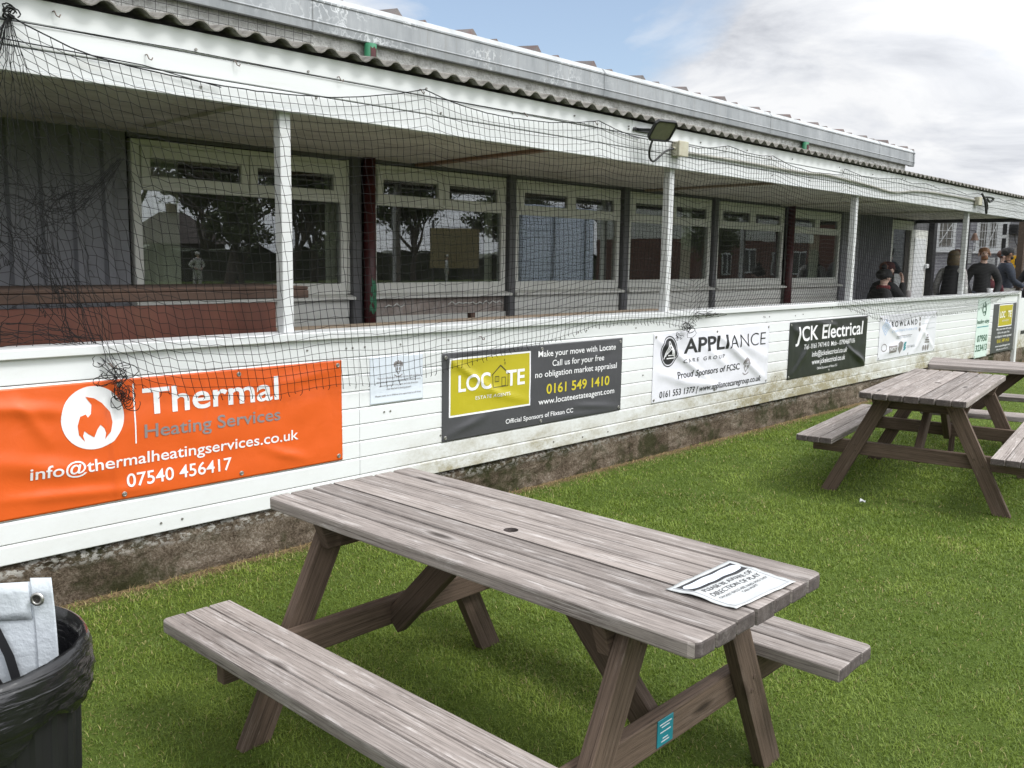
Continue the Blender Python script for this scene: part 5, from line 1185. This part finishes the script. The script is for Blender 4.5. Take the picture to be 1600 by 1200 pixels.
def person(label, x, y, z, face, height, top, legs, hair=None, hat=None, skin=None, seated=False, arms=None, head_turn=0.0, lean=0.0, beard=None, sleeve=None, long_hair=False, vest=None, scarf=None, pompom=None, stout=1.0):
    skin = skin or SKIN; k = height / 1.75
    t = thing('person', label, 'person', (x, y, z), math.atan2(-face[0], face[1])); t.scale = (k, k, k)
    dz = -0.46 if seated else 0.0
    def T(p): # lean the trunk forward about the pelvis
        px_, py_, pz_ = p; h = pz_ - 0.94; return (px_, py_ + math.sin(lean) * h, 0.94 + math.cos(lean) * h + dz)
    ht = Matrix.Rotation(head_turn, 3, 'Z')
    def Hd(p): q = ht @ Vector((p[0], p[1] - 0.0, 0)); return T((q.x, q.y, p[2]))
    A = {'er': (.245, -.03, 1.13), 'wr': (.25, .07, .90), 'el': (-.245, -.03, 1.13), 'wl': (-.25, .07, .90)}; A.update(arms or {})
    V = []; E_ = []
    def add(p, r, prev=None): V.append((*p, r)); i = len(V) - 1; E_.append((prev, i)) if prev is not None else None; return i
    pe = add(T((0, 0, .94)), .125); wa = add(T((0, 0, 1.09)), .115, pe); ch = add(T((0, .01, 1.27)), .13, wa); up = add(T((0, 0, 1.41)), .09, ch)
    ne = add(T((0, .005, 1.50)), .052, up); h1 = add(Hd((0, .02, 1.575)), .066, ne); h2 = add(Hd((0, .022, 1.645)), .086, h1); h3 = add(Hd((0, .008, 1.695)), .070, h2)
    add(Hd((0, .118, 1.612)), .012, h2)
    for s, e_, w_ in ((1, 'er', 'wr'), (-1, 'el', 'wl')):
        sh_ = add(T((s * .165, 0, 1.40)), .044, up); el = add(T(A[e_]), .042, sh_); wr_ = add(T(A[w_]), .027, el)
        d = (Vector(T(A[w_])) - Vector(T(A[e_]))).normalized(); pw = Vector(T(A[w_])); pa_ = add(pw + d * .055, .030, wr_); side = d.cross(Vector((0, 1, 0.2))).normalized(); n = d.cross(side)
        for q, L in ((-1.5, .052), (-.5, .062), (.5, .066), (1.5, .058)):
            f1 = add(pw + d * .09 + side * q * .017, .0095, pa_); f2 = add(pw + d * (.09 + L * .6) + side * q * .019 + n * .012, .0085, f1); add(pw + d * (.09 + L) + side * q * .019 + n * .03, .007, f2)
        th_ = add(pw + d * .035 + side * s * -.038 + n * .012, .011, pa_); add(pw + d * .075 + side * s * -.05 + n * .022, .009, th_)
    LG = []
    for s in (1, -1):
        hp = (s * .095, 0, .90 + dz)
        kn, an, to = ((s * .12, .42, .88 + dz + .01), (s * .12, .44, .09), (s * .13, .60, .04)) if seated else ((s * .105, .02, .50), (s * .11, -.02, .09), (s * .125, .13, .035))
        a = add(hp, .088, pe); b = add(kn, .058, a); c = add(an, .040, b); add(to, .034, c); LG.append((hp, kn, an))
    skin_obj('body', V, E_, skin, t)
    # clothes
    def garment(name, mat, grow, arms_too=True, hem=.86):
        V2, E2 = [], []
        def ad(p, r, prev=None): V2.append((*p, r)); i = len(V2) - 1; E2.append((prev, i)) if prev is not None else None; return i
        a = ad(T((0, 0, hem)), .135 * stout + grow); b = ad(T((0, 0, 1.08)), .125 * stout + grow, a); c = ad(T((0, .01, 1.27)), .140 * stout + grow, b); d = ad(T((0, 0, 1.405)), .095 + grow, c); e0 = ad(T((0, .0, 1.475)), .066 + grow * .6, d); ad(T((0, .006, 1.515)), .060 + grow * .5, e0)
        for s, e_, w_ in ((1, 'er', 'wr'), (-1, 'el', 'wl')):
            q = ad(T((s * .182, 0, 1.395)), (.086 if sleeve is None else .052 if arms_too else .074) * (0.7 + 0.3 * stout) + grow, d)
            if arms_too: q = ad(T(A[e_]), .050 + grow, q); ad(T(A[w_]), .038 + grow * .7, q)
        return skin_obj(name, V2, E2, mat, t)
    garment('jacket', top if sleeve is None else sleeve, .012)
    if sleeve is not None: garment('gilet', top, .036, False)
    V2, E2 = [(0, 0, .96 + dz, .128)], []
    for hp, kn, an in LG:
        i = len(V2); V2 += [(*hp, .100), (*kn, .072), (an[0], an[1], an[2] + .03, .056)]; E2 += [(0, i), (i, i + 1), (i + 1, i + 2)]
    skin_obj('trousers', V2, E2, legs, t)
    for s in (1, -1):
        an, to = ((s * .12, .46), (s * .13, .60)) if seated else ((s * .11, -.03), (s * .125, .15))
        MB().ellipsoid(((an[0] + to[0]) / 2, (an[1] + to[1]) / 2, .045), (.052, .145, .048), 14, 8).build('shoe', MT['black'], t, smooth=True)
    hc = Vector(Hd((0, .018, 1.63))); R3 = ht
    def at(p): return hc + R3 @ Vector(p)
    for s in (1, -1):
        MB().ellipsoid(at((s * .034, .088, .015)), (.011, .008, .008), 10, 6).build('eye', MT['black'], t, smooth=True)
        MB().ellipsoid(at((s * .090, .0, .0)), (.014, .026, .036), 10, 6).build('ear', skin, t, smooth=True)
        MB().ellipsoid(at((s * .034, .090, .034)), (.018, .008, .005), 8, 5).build('eyebrow', hair or MT['black'], t, smooth=True)
    MB().ellipsoid(at((0, .090, -.052)), (.024, .008, .007), 10, 6).build('mouth', worn('lips', (0.35, 0.12, 0.10), 0.5), t, smooth=True)
    if beard: MB().ellipsoid(at((0, .048, -.066)), (.058, .046, .040), 16, 10).build('beard', beard, t, smooth=True)
    if hair:
        m = MB(); n0 = 20
        m.ellipsoid(at((0, -.042, .046)), (.093, .092, .080), 20, 12)
        if long_hair: m.ellipsoid(at((0, -.050, -.06)), (.105, .085, .15), 20, 12); m.ellipsoid(at((.07, .01, -.06)), (.035, .06, .12), 12, 8); m.ellipsoid(at((-.07, .01, -.06)), (.035, .06, .12), 12, 8)
        for i, v in enumerate(m.v):
            w_ = mnoise.noise(Vector((v[0] * 30, v[1] * 30, v[2] * 9))) * .008; d_ = (Vector(v) - hc).normalized(); m.v[i] = tuple(Vector(v) + d_ * w_)
        m.build('hair', hair, t, smooth=True)
    if hat:
        kind, hm = hat; m = MB(); m.lathe([(.100, -.006), (.103, .03), (.097, .066), (.072, .096), (.035, .110), (.001, .113)], 22)
        if kind == 'cap': m.grid(lambda u, v: (.080 * math.sin(u), .088 * math.cos(u) * (1 + .75 * v) + .0, .006 - .018 * v * math.cos(u)), [-1.3 + 2.6 * i / 10 for i in range(11)], [0, .5, 1])
        else: m.lathe([(.104, -.02), (.110, -.005), (.110, .02), (.103, .03)], 22)
        m.v = [tuple(at((v[0], v[1] - .006, v[2] + .018))) for v in m.v]
        ho = m.build('hat', hm, t, smooth=True)
        if pompom: MB().ellipsoid(at((0, -.02, .158)), (.040, .040, .038), 14, 8).build('pompom', hm, ho, smooth=True)
    if scarf: MB().lathe([(.075, 0), (.098, .012), (.102, .045), (.08, .07)], 18, c=T((0, .02, 1.45))).build('scarf', scarf, t, smooth=True)
    return t
ZF = 0.248
BLK = fabric('black_cloth', (0.018, 0.018, 0.020)); NAVY = fabric('navy_cloth', (0.028, 0.036, 0.055)); WHT = fabric('cricket_white', (0.68, 0.67, 0.63)); JEAN = fabric('dark_denim', (0.03, 0.035, 0.05))
HBR = fabric('brown_hair', (0.12, 0.085, 0.045), 0.6); HBK = fabric('black_hair', (0.012, 0.011, 0.010), 0.6); HGI = fabric('ginger_hair', (0.30, 0.14, 0.06), 0.6); HRB = fabric('reddish_hair', (0.13, 0.05, 0.03), 0.6)
person('seated woman in dark bobble hat and black coat facing right under veranda', 13.35, 5.25, ZF + 0.05, (0.80, -0.60), 1.76, BLK, JEAN, hair=HBK, hat=('beanie', BLK), seated=True, lean=0.10, scarf=fabric('red_scarf', (0.11, 0.014, 0.016)), pompom=True, stout=1.15)
person('person seated in cap and black jacket with one hand raised to face', 13.9, 5.45, ZF + 0.13, (0.80, -0.60), 1.80, BLK, BLK, hair=HRB, hat=('cap', fabric('dark_red_cap', (0.06, 0.014, 0.014))), seated=True, lean=0.14, arms={'er': (.24, .20, 1.20), 'wr': (.10, .22, 1.46)}, stout=1.2, skin=SKIN)
person('standing person with long fair hair, dark gilet and pale grey sleeves', 15.72, 5.02, ZF, (0.98, -0.15), 1.665, BLK, JEAN, hair=HBR, long_hair=True, sleeve=fabric('pale_grey_jumper', (0.42, 0.41, 0.40)), lean=0.10, stout=1.1)
person('man with reddish hair in pale pink shirt, mostly hidden by white post', 16.75, 5.28, ZF, (0.8, -0.6), 1.69, fabric('pale_pink_shirt', (0.50, 0.42, 0.42)), JEAN, hair=HRB, lean=0.05, skin=worn('ruddy_skin', (0.34, 0.15, 0.11), 0.5))
person('bearded man with short ginger hair and black jacket facing the camera', 17.05, 4.93, ZF, (-0.9, -0.45), 1.73, BLK, JEAN, hair=HGI, beard=HGI, arms={'er': (.27, .02, 1.13), 'wr': (.20, .16, .93), 'el': (-.27, .02, 1.13), 'wl': (-.20, .16, .93)}, stout=1.15)
person('child in dark red woolly hat and red coat behind the wall', 17.85, 4.98, ZF + 0.05, (-0.7, -0.7), 1.32, fabric('dark_red_coat', (0.10, 0.014, 0.022)), JEAN, hair=HBK, hat=('beanie', fabric('dark_red_wool', (0.15, 0.016, 0.026))))
person('black bearded man in black cap, navy jumper and white cricket trousers', 19.05, 5.10, ZF, (0.62, -0.78), 1.76, NAVY, WHT, hair=HBK, beard=HBK, hat=('cap', BLK), skin=SKIN2, arms={'er': (.25, .02, 1.14), 'wr': (.20, .26, 1.02)})
person('person in pale blue cap, mostly hidden behind the black bearded man', 19.95, 5.42, ZF, (0.3, -0.9), 1.72, fabric('grey_top', (0.2, 0.2, 0.21)), JEAN, hair=HRB, hat=('cap', fabric('pale_blue_cap', (0.08, 0.16, 0.22))))
person('dark clothed person cut off by the photo edge beside yellow box', 19.75, 4.80, ZF, (-0.6, 0.5), 1.66, BLK, BLK, hair=HBK, arms={'er': (.28, .10, 1.16), 'wr': (.26, .34, 1.12)}, stout=1.25)
# cups on the wall and small things on tables beyond it
def cup(label, x, y, z, r, h, mat):
    t = MB().lathe([(r * 0.75, 0), (r * 0.8, 0.002), (r, h), (r * 0.94, h), (r * 0.74, 0.006)], 18, c=(x, y, z)).build('plastic_cup', mat, None, smooth=True); tag(t, label, 'cup', 'drinks cups on the wall')
clearp = worn('cloudy_plastic', (0.45, 0.45, 0.43), 0.25)
cup('round cloudy plastic cup on the wall in front of black jacket', 14.55, 4.44, 1.239, 0.045, 0.12, clearp)
cup('small grey cup on wall to the left of the dark gilet', 12.3, 4.44, 1.239, 0.038, 0.09, MT['ink_grey'])
cup('low white cup on wall in front of child in red', 15.8, 4.44, 1.239, 0.05, 0.07, MT['ink_white'])

# ------------------------------------------------------------------ terrace and the grey building past the end of the veranda
tag(MB().box(17.36, 60, 4.46, 40, 0.10, 0.246).build('terrace', worn('terrace_paving', (0.24, 0.235, 0.22), 0.9, 0.2, 2, 0.2, 20)), kind='structure')
gb = thing('grey_building', 'grey brick building with white grilled windows beyond the veranda end', 'building', (24, 0, 0))
m_br = material('grey_painted_brick', (0.26, 0.26, 0.28), 0.85); t_ = NT(m_br.node_tree)
oc_ = t_.add('ShaderNodeTexCoord').outputs['Object']; sp_ = t_.add('ShaderNodeSeparateXYZ', {0: oc_}); cv = t_.add('ShaderNodeCombineXYZ', {0: sp_.outputs[1], 1: sp_.outputs[2]}).outputs[0]
bk = t_.add('ShaderNodeTexBrick', {'Vector': cv, 'Scale': 1.0, 'Color1': (0.25, 0.25, 0.275, 1), 'Color2': (0.20, 0.20, 0.22, 1), 'Mortar': (0.33, 0.33, 0.34, 1), 'Mortar Size': 0.008, 'Brick Width': 0.22, 'Row Height': 0.072})
t_.l.new(bk.outputs['Color'], t_.n['Principled BSDF'].inputs['Base Color'])
MB().box(0.0, 6, 3.0, 22, 0.0, 3.015).build('brick_wall', m_br, gb); MB().box(-0.05, 6.2, 2.8, 22.2, 3.02, 3.08).build('roof', MT['roof_red'], gb)
def gwin(y0, y1, z0, z1, grille=True):
    f = MB(); f.box(-0.05, 0.02, y0, y0 + .06, z0, z1); f.box(-0.05, 0.02, y1 - .06, y1, z0, z1); f.box(-0.05, 0.02, y0 + .06, y1 - .06, z0, z0 + .06); f.box(-0.05, 0.02, y0 + .06, y1 - .06, z1 - .06, z1); f.box(-0.045, 0.02, (y0 + y1) / 2 - .03, (y0 + y1) / 2 + .03, z0 + .06, z1 - .06)
    o = f.build('window', MT['white_trim'], gb)
    MB().box(-0.012, -0.006, y0 + .05, y1 - .05, z0 + .05, z1 - .05).build('pane', worn('grey_window_pane', (0.18, 0.17, 0.15), 0.3, 0.3, 8), o)
    if grille:
        g_ = MB(); n = 7
        for i in range(n): yy = y0 + .08 + (y1 - y0 - .16) * i / (n - 1); g_.tube([(-0.07, yy, z0 + .03), (-0.07, yy, z1 - .03)], 0.006, 6)
        for i in range(4): zz_ = z0 + .08 + (z1 - z0 - .16) * i / 3; g_.tube([(-0.08, y0 + .03, zz_), (-0.08, y1 - .03, zz_)], 0.006, 6)
        g_.tube([(-0.075, y0 + .05, z1 - .05), (-0.075, (y0 + y1) / 2, z0 + .05)], 0.010, 6)
        g_.build('security_grille', MT['white_trim'], o)
    MB().box(-0.10, 0.0, y0 - .04, y1 + .04, z0 - .07, z0 - .002).build('sill', MT['white_trim'], o)
gwin(7.62, 8.45, 2.05, 2.78); gwin(6.62, 7.14, 2.03, 2.76); gwin(8.7, 9.6, 1.2, 2.75)
f = MB(); f.box(-0.05, 0.02, 6.42, 6.47, 0.25, 2.74); f.box(-0.05, 0.02, 6.57, 6.62, 0.25, 2.74); f.box(-0.05, 0.02, 6.47, 6.57, 2.66, 2.74); f.box(-0.05, 0.02, 6.47, 6.57, 2.32, 2.40)
dd = f.build('door_frame', MT['white_trim'], gb); MB().box(-0.012, -0.004, 6.46, 6.58, 0.25, 2.7).build('door_pane', MT['black'], dd)
for lab, y0, y1, z0, z1 in (('small white poster on grey brick wall left of the white post', 7.42, 7.58, 1.70, 2.08), ('narrow white poster on grey wall right of the white post', 7.22, 7.32, 1.72, 2.06), ('wide white notice on grey wall above child in red', 6.68, 6.98, 1.52, 1.86)):
    p = thing('poster', lab, 'poster', (24 - 0.03, (y0 + y1) / 2, z0)); MB().box(-0.006, 0.02, -(y1 - y0) / 2, (y1 - y0) / 2, 0, z1 - z0).build('sheet', MT['paper'], p)
    q = MB()
    for i in range(5): zz_ = (z1 - z0) * (0.85 - 0.15 * i); q.box(-0.009, -0.0065, -(y1 - y0) * (0.38 - 0.05 * (i % 2)), (y1 - y0) * 0.36, zz_ - 0.012, zz_ + 0.006)
    q.build('print', MT['ink_grey'], p)
yb_ = thing('yellow_cabinet', 'yellow emergency cabinet mounted on the grey wall', 'cabinet', (23.86, 6.22, 1.60)); MB().box(-0.1, 0.14, -0.13, 0.12, 0.0, 0.31).build('cabinet_body', worn('yellow_enamel', (0.70, 0.38, 0.005), 0.4, 0.06, 9), yb_, bevel=0.02, seg=2); MB().box(-0.106, -0.101, -0.10, -0.03, 0.09, 0.24).build('window', MT['black'], yb_, bevel=0.002)
sp2 = thing('wall_speaker', 'square black speaker box high on the grey wall', 'speaker', (23.9, 6.29, 2.40)); MB().box(-0.1, 0.1, -0.10, 0.10, 0.0, 0.24).build('speaker_case', MT['black'], sp2, bevel=0.01); MB().lathe([(0.075, 0), (0.06, 0.004), (0.001, 0.002)], 20).build('cone', MT['cord'], sp2, smooth=True, xf=Matrix.Translation((-0.101, 0, 0.12)) @ Matrix.Rotation(-PI / 2, 4, 'Y'))
MB().tube(crspline([(0.05, 0.0, 0), (0.04, -0.02, -0.14), (0.03, -0.10, -0.28), (0.03, -0.22, -0.30)]), 0.010, 6).build('cable', MT['black'], sp2, smooth=True)
be = thing('bell', 'old brass bell on bracket at end of veranda', 'bell', (20.0, 5.99, 2.17)); MB().lathe([(0.085, 0.0), (0.078, 0.012), (0.058, 0.06), (0.044, 0.11), (0.030, 0.145), (0.001, 0.155)], 24).build('bell_cup', worn('dull_brass', (0.10, 0.055, 0.035), 0.5, 0.25, 12, metal=0.4), be, smooth=True)
MB().tube([(0, 0, 0.15), (0, 0, 0.2), (0.0, 0.16, 0.22), (0.0, 0.16, 0.12)], 0.010, 8).build('bracket', MT['black'], be, smooth=True); MB().tube([(0, 0, 0.02), (0.0, 0.005, -0.22)], 0.008, 6).build('pull_rope', MT['ink_white'], be, smooth=True)
po = thing('timber_post', 'weathered grey upright post at the photo edge beside terrace', 'post', (20.0, 5.12, 0.246)); MB().box(-0.06, 0.06, -0.06, 0.06, 0.0, 2.4).build('upright', MT['table_leg'], po, bevel=0.006); MB().box(-0.07, 0.07, -0.07, 0.07, 2.401, 2.43).build('post_cap', MT['table_leg'], po)

# ------------------------------------------------------------------ across the ground behind the camera: what the window panes mirror
BARK = worn('dark_bark', (0.13, 0.105, 0.085), 0.9, 0.3, 6, 0.5, 20)
def leaf_mat(name, c):
    m = worn(name, c, 0.6, 0.35, 3); return m
def tree_template(seed, h, leaves, leaf, lsize, spread, start, twigs=False):
    R_ = random.Random(seed); tr = MB(); lf_ = MB(); ends = []
    def grow(p, d, L, r, lev):
        P = [p]; q = p
        for i in range(4): d = (d + Vector((R_.gauss(0, .16), R_.gauss(0, .16), R_.gauss(0.03, .1)))).normalized(); q = q + d * L / 4; P.append(q)
        tr.tube(P, [r * (1 - 0.13 * i) for i in range(5)], 6 if lev < 2 else 4, False)
        if lev >= 2: ends.extend(P[1:])
        if lev < (5 if twigs else 4):
            for i in range(3 if lev else 5):
                a = R_.uniform(0, 2 * PI); t = R_.uniform(0.45, 1.0); b = P[min(4, int(t * 4) + (1 if lev else 0))]
                nd = (d + Vector((math.cos(a), math.sin(a), R_.uniform(-.1, .5))) * spread).normalized(); grow(b, nd, L * R_.uniform(.55, .75), r * 0.55, lev + 1)
    grow(Vector((0, 0, -0.1)), Vector((0, 0, 1)), h * 0.36, h * 0.022, 0)
    for i in range(leaves):
        e = R_.choice(ends); p = e + Vector((R_.gauss(0, .3), R_.gauss(0, .3), R_.gauss(0, .25))) * (h / 12)
        if p.z < start: p.z = start + R_.random()
        a, b = Vector((R_.gauss(0, 1), R_.gauss(0, 1), R_.gauss(0, 1))).normalized(), Vector((R_.gauss(0, 1), R_.gauss(0, 1), R_.gauss(0, 1))).normalized(); s_ = lsize * R_.uniform(.5, 1.3)
        lf_.poly([p, p + a * s_, p + (a + b) * s_ * .6, p + b * s_ * .8])
    t = thing('tree', '', 'tree', (0, 0, 0)); tr.build('trunk', BARK, t, smooth=True); lf_.build('crown', leaf, t); return t
G1 = 'trees across the cricket ground'
TT = [tree_template(1, 13, 900, leaf_mat('spring_leaf', (0.17, 0.17, 0.06)), 0.16, 0.75, 2.5, True), tree_template(2, 11, 5200, leaf_mat('dark_leaf', (0.10, 0.125, 0.045)), 0.30, 0.62, 0.6), tree_template(3, 15, 1500, leaf_mat('brown_bud', (0.19, 0.15, 0.085)), 0.14, 0.8, 3, True)]
TLAB = ['bare branching tree mirrored in the clubhouse windows', 'bushy dark evergreen tree mirrored in the clubhouse windows', 'tall brown budding tree mirrored in the clubhouse windows']
first = set()
for i, (x, y, kd, sc_) in enumerate([(13, -36, 1, .8), (17.5, -38, 0, .8), (22, -37, 0, 1.05), (26, -34, 2, .9), (29, -33, 1, 1.0), (33, -36, 1, 1.0), (37, -38, 2, .9), (42, -37, 1, 1.05), (47, -33, 1, .85), (40, -44, 0, 1.0), (52, -36, 1, .9), (58, -32, 2, 1.0), (66, -30, 0, 1.0), (74, -28, 1, 1.0), (84, -26, 1, .9), (19, -46, 1, .9), (31, -46, 1, 1.1), (9, -34, 1, .9), (55, -24, 1, .55), (40.5, -13, 1, .55), (24.5, -30, 1, .55), (28.5, -26, 1, .4), (17, -33, 1, .6)]):
    o = TT[kd] if kd not in first else copy_tree(TT[kd]); first.add(kd)
    tag(o, TLAB[kd], 'tree', G1 + (' (bare)', ' (evergreen)', ' (budding)')[kd]); o.location = (x, y, 0); o.rotation_euler = (0, 0, i * 1.7); o.scale = (sc_, sc_, sc_)
hedge = thing('hedge', 'dark hedge along the far side of the ground', 'hedge', (0, 0, 0)); hm_ = MB()
hm_.grid(lambda u, v: (4 + 100 * u, -40 + 14 * max(0, u - .35) + 0.7 * mnoise.noise(Vector((u * 90, v * 3, 0))), v * (2.0 + 0.7 * mnoise.noise(Vector((u * 60, 0, 3))))), [i / 300 for i in range(301)], [0, .25, .5, .75, 1]); hm_.grid(lambda u, v: (4 + 100 * u, -40 + 14 * max(0, u - .35) - 2 * v + 0.3, 1.9 + 0.7 * mnoise.noise(Vector((u * 60, 0, 3)))), [i / 300 for i in range(301)], [0, .5, 1])
hm_.build('foliage', leaf_mat('hedge_leaf', (0.06, 0.075, 0.03)), hedge, smooth=True)
def house(label, x0, x1, y, zs, eave, lower, upper, roofm, wins, dpt=8):
    t = thing('house', label, 'house', ((x0 + x1) / 2, y, 0)); hx_ = (x1 - x0) / 2
    MB().box(-hx_, hx_, -dpt, 0, 0, zs).build('lower_wall', lower, t); MB().box(-hx_, hx_, -dpt, 0.02, zs + .004, eave).build('upper_wall', upper, t)
    r = MB(); r.v += [(-hx_ - .4, .45, eave), (hx_ + .4, .45, eave), (hx_ + .4, -dpt - .4, eave), (-hx_ - .4, -dpt - .4, eave), (-hx_ + min(3, hx_ * .6), -dpt / 2, eave + min(2.8, hx_)), (hx_ - min(3, hx_ * .6), -dpt / 2, eave + min(2.8, hx_))]
    for q in ((0, 1, 5, 4), (1, 2, 5), (2, 3, 4, 5), (3, 0, 4), (3, 2, 1, 0)): r.face(q)
    ro = r.build('roof', roofm, t); MB().box(-0.35, 0.35, -dpt / 2 - .3, -dpt / 2 + .3, eave + min(2.8, hx_) * .8, eave + min(2.8, hx_) + .7).build('chimney', BRK, ro)
    for wx, wz, ww, wh in wins:
        f = MB(); f.box(wx - ww / 2, wx + ww / 2, .03, .09, wz, wz + wh); o = f.build('window', MT['white_trim'], t)
        p = MB()
        for k in range(2): p.box(wx - ww / 2 + .1 + k * ww / 2, wx + k * ww / 2 - .08, .092, .10, wz + .1, wz + wh - .1)
        p.build('pane', MT['black'], o)
BRK = worn('red_brick', (0.14, 0.060, 0.045), 0.9, 0.25, 8); WRN = worn('white_render', (0.68, 0.68, 0.66), 0.8, 0.08, 3); RTL = worn('brown_tiles', (0.07, 0.05, 0.045), 0.8, 0.3, 6)
house('white and red brick house mirrored in the windows right of centre', 45, 58, -15, 2.95, 5.6, BRK, WRN, RTL, [(-4.6, 3.6, 1.6, 1.3), (-1.6, 3.6, 1.0, 1.3), (2.4, 3.6, 1.8, 1.3), (-4.6, 0.9, 1.1, 1.3), (-2.0, 1.0, 1.8, 1.5), (1.5, 0.9, 1.2, 1.4), (4.6, 0.9, 1.8, 1.5)])
house('red brick house mirrored in the far right window', 62, 74, -14, 3.3, 5.5, BRK, BRK, RTL, [(-3, 3.7, 1.6, 1.3), (2, 3.7, 1.6, 1.3), (-3, 0.9, 1.8, 1.5), (2.5, 0.9, 1.8, 1.5)])
house('dark roofed house mirrored in the big left window', 34.8, 40.2, -60, 2.2, 2.6, WRN, RTL, RTL, [(-2.0, 0.7, 1.2, 1.0), (0.2, 0.7, 1.2, 1.0), (2.0, 0.7, 0.9, 1.0)])
ss = thing('sight_screen', 'white boarded sight screen mirrored in the third window', 'sight screen', (21.5, -6.2, 0)); q = MB()
for i in range(12): q.box(-2.0, 2.0, -0.02, 0.02, 0.35 + 0.245 * i, 0.585 + 0.245 * i)
m_ss = worn('thin_white_sheet', (0.8, 0.82, 0.86), 0.7, 0.05, 3); t_ = NT(m_ss.node_tree); tl_ = t_.add('ShaderNodeBsdfTranslucent', {'Color': (0.8, 0.84, 0.92, 1)}); mx_ = t_.add('ShaderNodeMixShader', {0: 0.8, 1: t_.n['Principled BSDF'].outputs[0], 2: tl_.outputs[0]}); t_.l.new(mx_.outputs[0], t_.n['Material Output'].inputs[0]); q.build('boards', m_ss, ss); q = MB(); q.box(-1.6, -1.5, -0.12, -0.03, 0, 3.3); q.box(1.5, 1.6, -0.12, -0.03, 0, 3.3); q.box(-0.05, 0.05, -0.12, -0.03, 0, 3.3); q.build('frame', MT['grey_post'], ss)
yb2 = thing('yellow_board', 'plain yellow board mirrored in the second window', 'board', (39.5, -30, 0)); MB().box(-2.1, 2.1, -0.05, 0.05, 1.0, 3.5).build('panel', worn('buff_board', (0.42, 0.33, 0.17), 0.7, 0.1, 2), yb2); MB().box(-1.8, -1.7, -0.2, -0.06, 0, 4.0).build('post', MT['grey_post'], yb2); MB().box(1.7, 1.8, -0.2, -0.06, 0, 4.0).build('post', MT['grey_post'], yb2)
person('cricketer in whites mirrored in the big left window', 19.2, -24.5, 0, (0, 1), 1.8, WHT, WHT, hair=HBR, hat=('cap', WHT), arms={'er': (.32, -.06, 1.15), 'wr': (.18, .08, 1.02), 'el': (-.32, -.06, 1.15), 'wl': (-.18, .08, 1.02)})
person('cricketer in whites mirrored in the second window', 33.3, -24.0, 0, (0.6, 0.5), 1.8, WHT, WHT, hair=HBR, hat=('cap', WHT))
